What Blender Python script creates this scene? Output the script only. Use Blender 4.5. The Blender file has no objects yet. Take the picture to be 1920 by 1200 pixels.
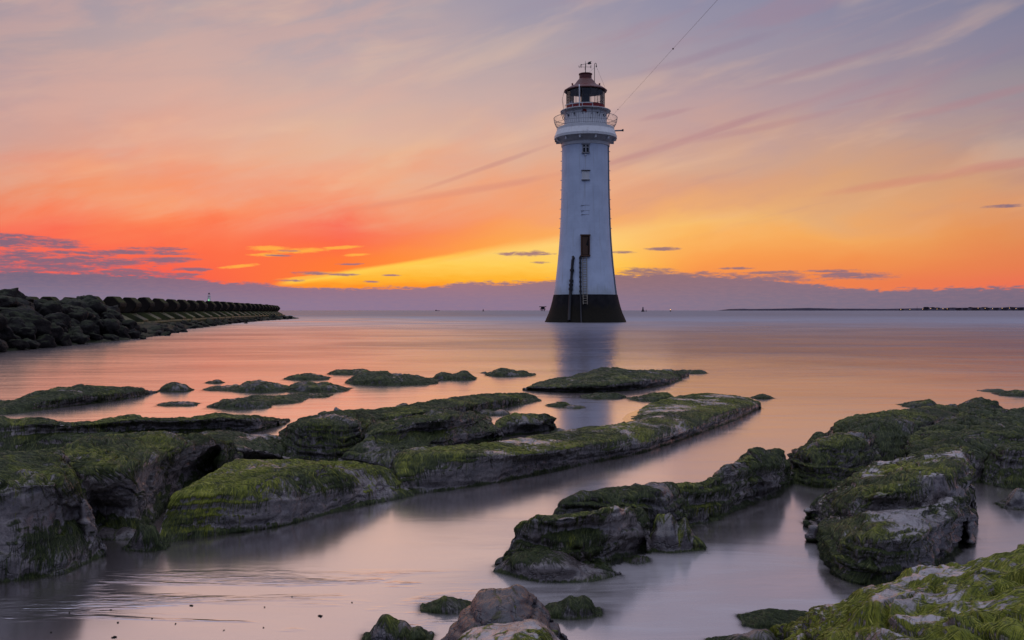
import bpy, bmesh, math, random
import numpy as np
from mathutils import Vector, Matrix
from mathutils.bvhtree import BVHTree
random.seed(7)
RNG = np.random.default_rng(11)
R = math.radians
sc = bpy.context.scene
COL = sc.collection

# ------------------------------------------------------------------ camera
F = 1700.0          # focal length in pixels of a 1920 wide frame (32 mm lens)
KF = F / 1280.0
EYE = 1.31          # metres above the water
HZ = 582.0          # horizon row
cd = bpy.data.cameras.new('camera'); cam = bpy.data.objects.new('camera', cd); COL.objects.link(cam)
cam.location = (0, 0, EYE); cam.rotation_euler = (R(90), 0, 0)
cd.sensor_width = 36.0; cd.lens = 36.0 * F / 1920.0
cd.shift_y = -(600 - HZ) / 1920.0
cd.clip_start = 0.05; cd.clip_end = 60000
sc.camera = cam
sc.view_settings.view_transform = 'Standard'; sc.view_settings.look = 'None'
sc.view_settings.gamma = 1.0; sc.view_settings.exposure = 0.0
sc.cycles.use_denoising = True
sc.cycles.max_bounces = 6; sc.cycles.diffuse_bounces = 3; sc.cycles.glossy_bounces = 3
sc.cycles.transparent_max_bounces = 12; sc.cycles.transmission_bounces = 4
sc.cycles.caustics_reflective = False; sc.cycles.caustics_refractive = False

def lin(c):
    c = c / 255.0
    return c / 12.92 if c <= 0.04045 else ((c + 0.055) / 1.055) ** 2.4
def srgb(r, g, b): return (lin(r), lin(g), lin(b), 1.0)
def at(px, py, z=0.0):
    """world point of a surface point seen at photo pixel px,py whose height above the water is z"""
    d = (EYE - z) * F / (py - HZ)
    return np.array([(px - 960.0) / F * d, d, z])
def atd(px, py, d):
    return np.array([(px - 960.0) / F * d, d, EYE + (HZ - py) / F * d])

# ------------------------------------------------------------------ node helper
class G:
    """tiny expression builder for shader node trees"""
    def __init__(s, nt): s.nt = nt; s.n = nt.nodes; s.l = nt.links
    def node(s, t, **kw):
        n = s.n.new(t)
        for k, v in kw.items(): setattr(n, k, v)
        return n
    def put(s, sock, v):
        if v is None: return
        if isinstance(v, bpy.types.NodeSocket): s.l.new(v, sock)
        elif isinstance(v, (tuple, list)) and len(v) == 3 and sock.type == 'RGBA': sock.default_value = (*v, 1)
        else: sock.default_value = v
    def m(s, op, a, b=None, c=None, clamp=False):
        n = s.node('ShaderNodeMath', operation=op, use_clamp=clamp)
        s.put(n.inputs[0], a); s.put(n.inputs[1], b); s.put(n.inputs[2], c)
        return n.outputs[0]
    def add(s, a, b): return s.m('ADD', a, b)
    def sub(s, a, b): return s.m('SUBTRACT', a, b)
    def mul(s, a, b): return s.m('MULTIPLY', a, b)
    def div(s, a, b): return s.m('DIVIDE', a, b)
    def mad(s, a, b, c): return s.m('MULTIPLY_ADD', a, b, c)
    def mx(s, a, b): return s.m('MAXIMUM', a, b)
    def mn(s, a, b): return s.m('MINIMUM', a, b)
    def step(s, x, a, b, lo=0.0, hi=1.0, smooth=True):
        n = s.node('ShaderNodeMapRange', interpolation_type='SMOOTHSTEP' if smooth else 'LINEAR', clamp=True)
        for i, v in enumerate((x, a, b, lo, hi)): s.put(n.inputs[i], v)
        return n.outputs[0]
    def vec(s, x, y, z=0.0):
        n = s.node('ShaderNodeCombineXYZ')
        for i, v in enumerate((x, y, z)): s.put(n.inputs[i], v)
        return n.outputs[0]
    def sep(s, v):
        n = s.node('ShaderNodeSeparateXYZ'); s.put(n.inputs[0], v); return n.outputs
    def vscale(s, v, sc3, off=(0, 0, 0)):
        n = s.node('ShaderNodeMapping'); s.put(n.inputs[0], v)
        n.inputs['Scale'].default_value = sc3; n.inputs['Location'].default_value = off
        return n.outputs[0]
    def noise(s, v, scale=1.0, detail=4.0, rough=0.55, dist=0.0, col=False, typ='FBM'):
        n = s.node('ShaderNodeTexNoise'); n.noise_dimensions = '3D'; n.noise_type = typ
        s.put(n.inputs['Vector'], v); n.inputs['Scale'].default_value = scale
        n.inputs['Detail'].default_value = detail; n.inputs['Roughness'].default_value = rough
        n.inputs['Distortion'].default_value = dist
        return n.outputs['Color' if col else 'Fac']
    def ramp(s, f, stops, interp='LINEAR'):
        n = s.node('ShaderNodeValToRGB'); cr = n.color_ramp; cr.interpolation = interp
        stops = sorted(stops, key=lambda t: t[0])
        while len(cr.elements) < len(stops): cr.elements.new(0.5)
        for i, (p, c) in enumerate(stops):
            cr.elements[i].position = p
        for i, (p, c) in enumerate(stops):
            cr.elements[i].position = p
            cr.elements[i].color = c if len(c) == 4 else (*c, 1)
        s.put(n.inputs[0], f)
        return n.outputs[0]
    def mix(s, f, a, b, blend='MIX'):
        n = s.node('ShaderNodeMix', data_type='RGBA', blend_type=blend)
        s.put(n.inputs[0], f); s.put(n.inputs[6], a); s.put(n.inputs[7], b)
        return n.outputs[2]
    def bump(s, h, strength=0.5, dist=0.01, normal=None):
        n = s.node('ShaderNodeBump'); s.put(n.inputs['Height'], h)
        n.inputs['Strength'].default_value = strength; n.inputs['Distance'].default_value = dist
        if normal is not None: s.put(n.inputs['Normal'], normal)
        return n.outputs[0]
    def attr(s, name, out='Fac'):
        n = s.node('ShaderNodeAttribute', attribute_name=name); return n.outputs[out]
    def pos(s): return s.node('ShaderNodeNewGeometry').outputs['Position']
    def obj(s): return s.node('ShaderNodeTexCoord').outputs['Object']

def new_mat(name):
    m = bpy.data.materials.new(name); m.use_nodes = True
    g = G(m.node_tree); g.n.clear()
    out = g.node('ShaderNodeOutputMaterial')
    return m, g, out
def principled(g, out, base, rough=0.5, metallic=0.0, normal=None, spec=0.5, **kw):
    b = g.node('ShaderNodeBsdfPrincipled')
    g.put(b.inputs['Base Color'], base); g.put(b.inputs['Roughness'], rough); g.put(b.inputs['Metallic'], metallic)
    g.put(b.inputs['Specular IOR Level'], spec)
    if normal is not None: g.put(b.inputs['Normal'], normal)
    for k, v in kw.items(): g.put(b.inputs[k.replace('_', ' ')], v)
    g.l.new(b.outputs[0], out.inputs[0])
    return b

# ------------------------------------------------------------------ object helpers
def link(o, parent=None):
    COL.objects.link(o)
    if parent is not None: o.parent = parent
    return o
def tag(o, label=None, cat=None, group=None, kind=None):
    if label: o['label'] = label
    if cat: o['category'] = cat
    if group: o['group'] = group
    if kind: o['kind'] = kind
    return o
def empty(name, loc, rz=0.0):
    o = bpy.data.objects.new(name, None); COL.objects.link(o)
    o.location = loc; o.rotation_euler = (0, 0, rz); o.empty_display_size = 0.2
    return o
def copy_tree(o, parent=None):
    c = o.copy(); COL.objects.link(c)
    if parent is not None: c.parent = parent
    for ch in [x for x in bpy.data.objects if x.parent == o]: copy_tree(ch, c)
    return c
def mesh_arrays(name, verts, quads, mat, parent=None, smooth=True, loc=None):
    me = bpy.data.meshes.new(name)
    verts = np.asarray(verts, np.float32); quads = np.asarray(quads, np.int32)
    if loc is not None: verts = verts - np.asarray(loc, np.float32)
    nq, k = quads.shape
    me.vertices.add(len(verts)); me.vertices.foreach_set('co', verts.ravel())
    me.loops.add(nq * k); me.loops.foreach_set('vertex_index', quads.ravel())
    me.polygons.add(nq); me.polygons.foreach_set('loop_start', np.arange(0, nq * k, k, dtype=np.int32))
    me.polygons.foreach_set('use_smooth', np.full(nq, smooth, dtype=bool))
    me.update(calc_edges=True); me.validate()
    if mat: me.materials.append(mat)
    o = bpy.data.objects.new(name, me); link(o, parent)
    if loc is not None: o.location = loc
    return o
def fattr(me, name, arr):
    a = me.attributes.new(name, 'FLOAT', 'POINT'); a.data.foreach_set('value', np.asarray(arr, np.float32).ravel())
def vattr(me, name, arr):
    a = me.attributes.new(name, 'FLOAT_VECTOR', 'POINT'); a.data.foreach_set('vector', np.asarray(arr, np.float32).ravel())

class MB:
    """collects shapes into one mesh"""
    def __init__(s): s.v = []; s.f = []
    def addvf(s, v, f):
        b = len(s.v); s.v += [tuple(p) for p in v]; s.f += [tuple(i + b for i in q) for q in f]; return s
    def box(s, c, d, rot=None):
        x, y, z = (k / 2 for k in d)
        pts = [Vector((i * x, j * y, k * z)) for k in (-1, 1) for j in (-1, 1) for i in (-1, 1)]
        if rot is not None: pts = [rot @ p for p in pts]
        pts = [p + Vector(c) for p in pts]
        return s.addvf(pts, [(0, 2, 3, 1), (4, 5, 7, 6), (0, 1, 5, 4), (2, 6, 7, 3), (0, 4, 6, 2), (1, 3, 7, 5)])
    def tube(s, pts, r, n=8, cap=True):
        pts = [Vector(p) for p in pts]; rs = r if isinstance(r, (list, tuple)) else [r] * len(pts)
        b = len(s.v); prev = None
        for i, p in enumerate(pts):
            t = (pts[min(i + 1, len(pts) - 1)] - pts[max(i - 1, 0)]).normalized()
            if prev is None: a = t.orthogonal().normalized()
            else: a = (prev - t * prev.dot(t)).normalized()
            prev = a; c = t.cross(a)
            for k in range(n):
                w = 2 * math.pi * k / n
                s.v.append(tuple(p + (a * math.cos(w) + c * math.sin(w)) * rs[i]))
        for i in range(len(pts) - 1):
            for k in range(n):
                k2 = (k + 1) % n
                s.f.append((b + i * n + k, b + i * n + k2, b + (i + 1) * n + k2, b + (i + 1) * n + k))
        if cap:
            s.f.append(tuple(b + k for k in range(n))[::-1]); e = b + (len(pts) - 1) * n
            s.f.append(tuple(e + k for k in range(n)))
        return s
    def lathe(s, prof, n=96, a0=0.0, a1=2 * math.pi):
        full = abs(a1 - a0) > 6.28; m = n if full else n + 1
        b = len(s.v)
        for r, z in prof:
            for k in range(m):
                w = a0 + (a1 - a0) * k / n
                s.v.append((r * math.cos(w), r * math.sin(w), z))
        for i in range(len(prof) - 1):
            for k in range(n):
                k2 = (k + 1) % m if full else k + 1
                s.f.append((b + i * m + k, b + i * m + k2, b + (i + 1) * m + k2, b + (i + 1) * m + k))
        return s
    def prism(s, poly, h0, h1, frame):
        """polygon (2d) extruded from h0 to h1; frame maps (u, v, h) to a point"""
        n = len(poly); v = [frame(u, w, h0) for u, w in poly] + [frame(u, w, h1) for u, w in poly]
        f = [tuple(range(n))[::-1], tuple(range(n, 2 * n))] + [(i, (i + 1) % n, n + (i + 1) % n, n + i) for i in range(n)]
        return s.addvf(v, f)
    def build(s, name, mat, parent=None, smooth=False, angle=35, bevel=0.0):
        me = bpy.data.meshes.new(name); me.from_pydata(s.v, [], s.f)
        bm = bmesh.new(); bm.from_mesh(me); bmesh.ops.recalc_face_normals(bm, faces=bm.faces)
        if bevel > 0: bmesh.ops.bevel(bm, geom=list(bm.edges), offset=bevel, segments=1, affect='EDGES')
        bm.to_mesh(me); bm.free()
        if smooth:
            me.polygons.foreach_set('use_smooth', [True] * len(me.polygons))
            try: me.set_sharp_from_angle(angle=R(angle))
            except Exception: pass
        if mat: me.materials.append(mat)
        o = bpy.data.objects.new(name, me); return link(o, parent)

# ------------------------------------------------------------------ vectorised gradient noise
_perm = np.random.default_rng(3).permutation(256).astype(np.int32); _perm = np.concatenate([_perm, _perm, _perm])
_gr = np.random.default_rng(5).normal(size=(256, 3)); _gr /= np.linalg.norm(_gr, axis=1)[:, None]
def perlin(p):
    p = np.asarray(p, np.float64); sh = p.shape[:-1]; p = p.reshape(-1, 3)
    i = np.floor(p).astype(np.int64); f = p - i; i = (i & 255).astype(np.int32)
    u = f * f * f * (f * (f * 6 - 15) + 10)
    out = 0.0
    for dx in (0, 1):
        wx = u[:, 0] if dx else 1 - u[:, 0]
        for dy in (0, 1):
            wy = u[:, 1] if dy else 1 - u[:, 1]
            for dz in (0, 1):
                wz = u[:, 2] if dz else 1 - u[:, 2]
                h = _perm[_perm[_perm[i[:, 0] + dx] + ((i[:, 1] + dy) & 255)] + ((i[:, 2] + dz) & 255)]
                g = _gr[h]
                out = out + wx * wy * wz * (g[:, 0] * (f[:, 0] - dx) + g[:, 1] * (f[:, 1] - dy) + g[:, 2] * (f[:, 2] - dz))
    return (out * 1.5).reshape(sh)
def fbm(p, octv=4, lac=2.03, gain=0.5):
    s = 0.0; a = 1.0
    p = np.asarray(p, np.float64)
    for o in range(octv):
        s = s + a * perlin(p + 17.3 * o); p = p * lac; a *= gain
    return s
def sstep(x, a, b):
    t = np.clip((x - a) / (b - a), 0, 1); return t * t * (3 - 2 * t)
# ------------------------------------------------------------------ sky (world)
def build_sky():
    w = bpy.data.worlds.new('World'); sc.world = w; w.use_nodes = True
    g = G(w.node_tree); g.n.clear()
    out = g.node('ShaderNodeOutputWorld'); bg = g.node('ShaderNodeBackground'); g.l.new(bg.outputs[0], out.inputs[0])
    d = g.node('ShaderNodeTexCoord').outputs['Generated']
    x, y, z = g.sep(d)
    DEG = 180 / math.pi
    az = g.mul(g.m('ARCTAN2', x, y), DEG)
    el = g.mul(g.m('ARCSINE', z), DEG)
    def AZ(px): return KF * math.degrees(math.atan((px - 960) / F))
    def CA(px): return math.cos(math.atan((px - 960) / F))
    def EL(px, py): return KF * math.degrees(math.atan((HZ - py) / F * CA(px)))
    DPX = KF * math.degrees(1 / F)
    az_t, el_t = az, el
    az = g.mul(az, KF); el = g.mul(el, KF)      # texture-space degrees
    # slanted coordinates: high cloud is combed from the sunset up to the right
    ang = R(14); ca, sa = math.cos(ang), math.sin(ang)
    along = g.add(g.mul(az, ca), g.mul(el, sa)); across = g.sub(g.mul(el, ca), g.mul(az, sa))
    wv = g.noise(g.vec(g.mul(along, 0.045), g.mul(across, 0.13), 3.1), 1.0, 5.0, 0.55, 0.6)
    wv2 = g.noise(g.vec(g.mul(along, 0.09), g.mul(across, 0.42), 9.7), 1.0, 5.0, 0.6, 0.5)
    lump = g.noise(g.vec(g.mul(az, 0.11), g.mul(el, 0.2), 5.0), 1.0, 4.0, 0.5, 0.8)
    amp = g.step(el, 1.5, 9.0, 0.2, 1.0)
    elw = g.add(el, g.mul(amp, g.add(g.mul(g.sub(wv, 0.5), 4.6), g.add(g.mul(g.sub(wv2, 0.5), 2.2), g.mul(g.sub(lump, 0.5), 3.4)))))
    cols = {
        0:    [(0,156,147,162),(100,171,154,160),(150,174,153,160),(200,192,158,157),(250,206,160,150),(300,217,156,137),(340,229,156,126),(380,238,140,104),(420,249,124,88),(450,250,108,86),(540,232,96,96)],
        320:  [(0,169,157,166),(100,186,165,166),(200,213,170,158),(300,235,163,134),(350,245,157,116),(400,253,154,101),(430,254,130,83),(470,253,108,75),(520,250,94,78),(545,238,92,86)],
        640:  [(0,168,158,168),(100,184,166,170),(200,209,176,165),(260,223,182,159),(300,232,181,148),(340,242,172,134),(380,247,145,108),(420,251,108,84),(450,253,106,74),(490,255,122,58),(530,255,128,48)],
        960:  [(0,160,152,168),(100,178,163,168),(200,201,171,165),(290,224,175,150),(345,236,165,129),(400,246,158,106),(435,251,164,88),(470,255,172,74),(505,255,170,62),(530,252,146,60)],
        1280: [(0,145,142,165),(100,165,152,165),(150,171,151,160),(200,186,158,160),(250,199,161,154),(300,214,168,143),(340,223,162,128),(380,236,171,117),(420,250,190,107),(450,252,181,94),(490,252,160,79),(530,244,138,74)],
        1600: [(0,137,135,159),(100,152,142,158),(200,173,150,156),(300,204,160,136),(350,215,162,124),(400,224,168,121),(450,243,168,94),(490,243,148,80),(530,238,128,78)],
        1920: [(0,127,127,152),(50,134,130,153),(100,140,132,151),(150,150,140,150),(200,161,143,150),(250,174,150,146),(300,192,146,128),(350,210,155,119),(400,222,151,104),(450,226,140,86),(500,230,126,80),(535,235,114,84)],
    }
    EMAX = 34.0
    base = None; prev = None
    f = g.m('DIVIDE', elw, EMAX, clamp=True)
    for px in sorted(cols):
        st = [(max(0.0, EL(px, py)) / EMAX, srgb(*c)) for py, *c in cols[px]]
        st.append((1.0, srgb(148, 144, 166)))
        c = g.ramp(f, st)
        if base is None: base = c
        else: base = g.mix(g.step(az, AZ(prev), AZ(px), smooth=False), base, c)
        prev = px
    base = g.mix(g.mul(g.mul(g.step(el, 5.0, 9.0), g.step(az, AZ(1000), AZ(600))), g.step(wv2, 0.35, 0.65, 0.05, 0.34)), base, srgb(232, 178, 156))
    # warm edge strips that run through the red cloud above the sunset
    glow = g.mul(g.step(g.noise(g.vec(g.mul(along, 0.06), g.mul(across, 0.3), 21.0), 1.0, 4.0, 0.55, 0.4), 0.5, 0.72), g.step(el, 4.0, 9.0))
    base = g.mix(g.mul(glow, 0.20), base, srgb(250, 205, 165))
    dusk = g.mul(g.step(g.noise(g.vec(g.mul(along, 0.05), g.mul(across, 0.36), 33.0), 1.0, 5.0, 0.58, 0.5), 0.52, 0.74), g.mul(g.step(az, -4.0, 12.0), g.step(el, 5.0, 10.0)))
    base = g.mix(g.mul(dusk, 0.30), base, srgb(170, 128, 142))
    rosy = g.mul(g.step(g.noise(g.vec(g.mul(along, 0.07), g.mul(across, 0.24), 47.0), 1.0, 5.0, 0.55, 0.9), 0.47, 0.70), g.mul(g.step(az, 8.0, -8.0), g.mul(g.step(el, 4.0, 8.0), g.step(el, 19.0, 11.0))))
    base = g.mix(g.mul(rosy, 0.17), base, srgb(246, 118, 84))

    ragged = g.noise(g.vec(g.mul(az, 0.42), g.mul(el, 2.6), 1.0), 1.0, 6.0, 0.62, 0.4)
    fine = g.noise(g.vec(g.mul(az, 1.3), g.mul(el, 6.5), 4.0), 1.0, 5.0, 0.65, 0.3)
    rag = g.add(g.mul(g.sub(ragged, 0.5), 2.4), g.mul(g.sub(fine, 0.5), 2.0))
    def field(items):
        """largest of 1 - d2 over ellipses (photo px, py, half width, half height, slope in degrees)"""
        acc = None
        for px, py, hw, hh, sl in items:
            a0, e0 = AZ(px), EL(px, py); A = hw * DPX * CA(px) ** 2; E = hh * DPX * CA(px)
            t = math.tan(R(sl))
            u = g.mad(az, 1 / A, -a0 / A)
            dv = g.sub(el, e0) if sl == 0 else g.sub(g.sub(el, e0), g.mul(g.sub(az, a0), t))
            v = g.mul(dv, 1 / E)
            q = g.sub(1.0, g.mad(u, u, g.mul(v, v)))
            acc = q if acc is None else g.mx(acc, q)
        return acc
    # clear yellow wedge under the cloud edge
    a0, e0, a1, e1 = AZ(508), EL(508, 529), AZ(1045), EL(1045, 438)
    k = (e1 - e0) / (a1 - a0)
    edge = g.add(e0, g.mul(g.sub(az, a0), k))
    edge = g.add(edge, g.mul(g.sub(wv2, 0.5), 0.7))
    wd = g.sub(edge, el)
    width = g.step(az, a0, AZ(1100), 0.22, 1.3, smooth=False)
    wedge = g.mul(g.step(g.div(wd, width), -0.1, 0.9), g.mul(g.step(az, a0 - 0.5, a0 + 2.5), g.step(az, AZ(1330), AZ(1090))))
    wc = g.ramp(g.m('DIVIDE', g.add(el, g.mul(g.sub(ragged, 0.5), 1.0)), 7.0, clamp=True),
                [(0.25, srgb(255, 140, 40)), (0.38, srgb(255, 182, 54)), (0.55, srgb(255, 206, 88)), (0.8, srgb(254, 208, 118)), (1.0, srgb(250, 200, 122))])
    base = g.mix(wedge, base, wc)
    lip = g.mul(g.step(g.m('ABSOLUTE', g.sub(wd, 0.25)), 0.4, 0.0), g.mul(g.step(az, a0, a0 + 2), g.step(az, AZ(980), AZ(760))))
    base = g.mix(g.mul(lip, 0.7), base, srgb(255, 214, 84))
    yel = g.step(g.add(field([(505,466,46,7,0),(560,470,70,6,3),(640,464,44,4,4),(665,478,30,3,4),(450,499,45,4,6),(570,521,60,4,4),(500,478,40,4,0),(595,512,40,3,3)]), g.mul(rag, 0.8)), -0.1, 1.0)
    base = g.mix(g.mul(yel, 0.85), base, srgb(255, 178, 72))
    # soft high streaks
    stk = field([(1330,100,150,9,13),(1330,248,130,8,16),(1460,232,170,8,9),(1240,216,56,6,10),(1640,182,90,5,9),(1860,312,120,10,4),(1700,340,190,9,6),
                 (900,318,150,5,19),(1560,120,170,8,12),(1180,295,70,6,14),(860,360,240,8,10),(1820,190,150,9,10)])
    stm = g.step(g.add(stk, g.mul(g.sub(wv2, 0.5), 3.0)), -0.5, 1.5)
    stc = g.ramp(g.m('DIVIDE', el, 24.0, clamp=True), [(0.3, srgb(226, 122, 96)), (0.5, srgb(190, 128, 128)), (0.9, srgb(146, 128, 150))])
    base = g.mix(g.mul(stm, 0.42), base, stc)
    # small dark clouds and the bank on the horizon
    small = field([(985,476,55,5,0),(1005,473,18,5,0),(1170,473,28,3,0),(1240,467,34,4,0),(1008,492,20,2.5,0),(1885,386,46,4,0),
                   (1215,510,70,9,0),(1450,512,70,5,0),(1600,517,90,9,0),(1560,508,60,4,0),(1380,503,44,3,0),(1300,520,110,12,0),(1440,522,110,10,0),
                   (585,512,45,4,0),(640,515,30,3,0),(540,470,28,2.5,0),(520,479,30,2,0),(655,495,26,2.5,0),(735,516,22,2,0),(695,528,16,2.5,0),(540,526,30,3,0),
                   (40,454,130,14,0),(20,480,140,14,0),(110,500,180,14,0),(30,442,70,5,0),(90,462,80,4,0),(150,489,210,12,0),(250,473,130,5,0),(300,487,80,7,0),(40,488,110,12,0),(60,505,120,10,0),(290,466,70,4,0),(160,474,90,5,0),(120,517,150,12,0),(240,512,90,12,0),(330,518,60,9,0),(360,505,40,4,0)])
    top = g.ramp(g.m('DIVIDE', g.add(az, 50.0), 100.0, clamp=True), [((AZ(px) + 50) / 100, (EL(px, py) / 10,) * 3) for px, py in
               [(-40,506),(60,508),(200,511),(330,518),(395,527),(470,530),(560,538),(640,541),(720,538),(800,537),(880,530),(960,529),(1040,525),(1150,514),(1260,513),(1380,518),(1480,526),(1560,537),(1650,543),(1750,541),(1850,539),(1960,537)]])
    bank = g.add(g.sub(g.mul(top, 10.0), el), g.mul(rag, 0.42))
    bankm = g.step(bank, -0.10, 0.22)
    cm = g.mx(bankm, g.mul(g.step(g.add(small, g.mul(rag, 1.3)), -0.10, 1.15), 0.92))
    cc_h = g.ramp(g.m('DIVIDE', g.add(az, 40.0), 80.0, clamp=True), [(0.05, srgb(131, 121, 147)), (0.3, srgb(142, 120, 146)), (0.5, srgb(140, 119, 144)), (0.75, srgb(128, 115, 135)), (1.0, srgb(116, 105, 126))])
    cc_t = g.ramp(g.m('DIVIDE', g.add(az, 40.0), 80.0, clamp=True), [(0.05, srgb(116, 101, 124)), (0.25, srgb(146, 106, 124)), (0.45, srgb(164, 118, 126)), (0.6, srgb(146, 112, 118)), (0.8, srgb(140, 110, 124)), (1.0, srgb(128, 106, 124))])
    cc = g.mix(g.step(el, 0.2, 3.0), cc_h, cc_t)
    cc = g.mix(g.mul(g.step(fine, 0.35, 0.7), 0.14), cc, srgb(178, 130, 132))
    base = g.mix(cm, base, cc)
    # away from the sunset: the blue-violet dusk sky overhead and behind, with broad pale cloud, brightened as unseen fill light
    hi = g.noise(g.vscale(d, (2.0, 2.0, 4.0)), 1.0, 4.0, 0.5, 0.3)
    rest = g.ramp(g.m('DIVIDE', el_t, 90.0, clamp=True), [(0.0, (0.035, 0.045, 0.085, 1)), (0.12, (0.09, 0.115, 0.22, 1)), (0.30, (0.30, 0.36, 0.58, 1)), (0.55, (0.66, 0.72, 0.98, 1)), (1.0, (0.98, 1.0, 1.18, 1))])
    rest = g.mix(g.mul(g.step(hi, 0.45, 0.7), g.step(el_t, 5.0, 30.0, 0.0, 0.3)), rest, srgb(196, 190, 206))
    rest = g.mix(1.0, rest, (BACK, BACK, BACK), 'MULTIPLY')
    aaz = g.m('ABSOLUTE', az_t)
    tor = g.mx(g.step(aaz, 40.0, 80.0), g.step(el_t, 24.0, 50.0))
    base = g.mix(tor, base, rest)
    # below the horizon
    base = g.mix(g.step(el_t, -0.2, -1.0), base, srgb(60, 55, 66))
    g.l.new(base, bg.inputs[0]); bg.inputs[1].default_value = 1.0
    # last glow of the sun from under the horizon, left of the tower
    w.cycles.sampling_method = 'MANUAL'; w.cycles.sample_map_resolution = 512
    sd = bpy.data.lights.new('sun', 'SUN'); so = bpy.data.objects.new('sun', sd); COL.objects.link(so)
    sd.energy = 0.08; sd.angle = R(40); sd.color = (1.0, 0.62, 0.38)
    a = R(-10.0); e = R(6.0)
    v = Vector((math.sin(a) * math.cos(e), math.cos(a) * math.cos(e), math.sin(e)))
    so.rotation_euler = v.to_track_quat('Z', 'Y').to_euler(); so.location = (0, 0, 60)
BACK = 0.95
build_sky()
# ------------------------------------------------------------------ plain materials
def paint(name, base, rough=0.45, stain=None, amt=0.4, scale=1.2, bump=0.15, bdist=0.02, spec=0.4, metallic=0.0):
    m, g, out = new_mat(name); p = g.obj()
    n = g.noise(p, scale, 6, 0.62); n2 = g.noise(g.vscale(p, (5.0, 5.0, 0.35)), 1.0, 5, 0.6)
    c = g.mix(g.mul(g.step(n, 0.35, 0.75), 0.35), srgb(*base), tuple(k * 0.72 for k in srgb(*base)[:3]) + (1,))
    if stain: c = g.mix(g.mul(g.step(n2, 0.52, 0.75), amt), c, srgb(*stain))
    principled(g, out, c, rough, metallic, g.bump(g.noise(p, scale * 6, 5, 0.6), bump, bdist), spec)
    return m
M = {}
def m_tower():
    m, g, out = new_mat('white_tower_paint'); p = g.obj(); x, y, z = g.sep(p)
    n = g.noise(p, 0.7, 6, 0.6); fine = g.noise(p, 9.0, 5, 0.6)
    drip = g.noise(g.vscale(p, (3.2, 3.2, 0.16)), 1.0, 6, 0.62)
    c = g.mix(g.step(n, 0.3, 0.75), srgb(202, 215, 238), srgb(186, 199, 222))
    c = g.mix(g.mul(g.step(drip, 0.52, 0.76), 0.40), c, srgb(150, 148, 146))
    course = g.step(g.m('ABSOLUTE', g.sub(g.m('FRACT', g.mul(z, 1.55)), 0.5)), 0.47, 0.5)
    c = g.mix(g.mul(course, g.mul(fine, 0.22)), c, srgb(120, 124, 134))
    low = g.mul(g.step(g.add(z, g.mul(g.sub(drip, 0.5), 2.4)), 4.3, 3.0), 0.45)       # salt and weed staining above the black band
    c = g.mix(low, c, srgb(140, 146, 134))
    principled(g, out, c, 0.5, 0.0, g.bump(g.add(fine, g.mul(n, 2.0)), 0.25, 0.03), 0.35)
    return m
def m_base():
    m, g, out = new_mat('black_base_paint'); p = g.obj(); x, y, z = g.sep(p)
    n = g.noise(p, 1.4, 6, 0.62); fine = g.noise(p, 14.0, 5, 0.65)
    drip = g.noise(g.vscale(p, (4.0, 4.0, 0.4)), 1.0, 5, 0.6)
    c = g.mix(g.step(n, 0.35, 0.7), srgb(20, 19, 23), srgb(36, 34, 38))
    weed = g.step(g.add(g.mul(z, -1.0), g.add(g.mul(g.sub(drip, 0.5), 1.6), g.mul(g.sub(n, 0.5), 1.5))), -2.3, -1.2)
    wc = g.mix(g.step(fine, 0.35, 0.65), srgb(18, 17, 13), srgb(40, 35, 25))
    c = g.mix(weed, c, wc)
    principled(g, out, c, 0.75, 0.0, g.bump(fine, 0.5, 0.05), 0.15)
    return m
M['tower'] = m_tower(); M['base'] = m_base()
M['white'] = paint('white_iron_paint', (214, 216, 220), 0.42, (150, 128, 108), 0.35, 2.0)
M['grey'] = paint('grey_iron_paint', (120, 124, 134), 0.45, (96, 80, 68), 0.4, 2.0)
M['red'] = paint('red_roof_paint', (98, 42, 42), 0.45, (66, 34, 34), 0.5, 1.6)
M['darkred'] = paint('dark_red_paint', (120, 26, 30), 0.5, (70, 22, 22), 0.5, 2.0)
M['black'] = paint('black_iron', (30, 30, 34), 0.5, (52, 40, 34), 0.4, 3.0)
M['iron'] = paint('dark_iron', (44, 42, 46), 0.5, (70, 48, 36), 0.5, 3.0, 0.3)
M['rust'] = paint('rusty_iron', (86, 58, 42), 0.75, (48, 32, 26), 0.7, 3.0, 0.4)
M['brown'] = paint('brown_door_paint', (82, 60, 48), 0.75, (42, 30, 26), 0.85, 1.8, 0.4)
M['ladder'] = paint('weathered_ladder', (150, 142, 128), 0.6, (92, 64, 46), 0.6, 3.0)
M['stone'] = paint('pale_reveal', (150, 152, 158), 0.6, (110, 104, 100), 0.4, 2.0)
M['dark'] = paint('dark_inside', (18, 18, 22), 0.8)
def m_glass(name, a=0.14, rough=0.02, tint=(0.9, 0.92, 0.95)):
    m, g, out = new_mat(name)
    t = g.node('ShaderNodeBsdfTransparent'); t.inputs[0].default_value = (*tint, 1)
    s = g.node('ShaderNodeBsdfGlossy'); s.inputs['Roughness'].default_value = rough
    fr = g.node('ShaderNodeFresnel'); fr.inputs[0].default_value = 1.45
    mx = g.node('ShaderNodeMixShader'); g.l.new(g.mad(fr.outputs[0], 0.9, a * 0.3), mx.inputs[0])
    g.l.new(t.outputs[0], mx.inputs[1]); g.l.new(s.outputs[0], mx.inputs[2]); g.l.new(mx.outputs[0], out.inputs[0])
    return m
M['glass'] = m_glass('lantern_glass')
def m_pane():
    m, g, out = new_mat('window_glass'); principled(g, out, srgb(22, 24, 30), 0.08, 0, None, 0.6); return m
M['pane'] = m_pane()
def m_lamp(name, c, s):
    m, g, out = new_mat(name); e = g.node('ShaderNodeEmission'); e.inputs[0].default_value = srgb(*c); e.inputs[1].default_value = s
    g.l.new(e.outputs[0], out.inputs[0]); return m
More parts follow.
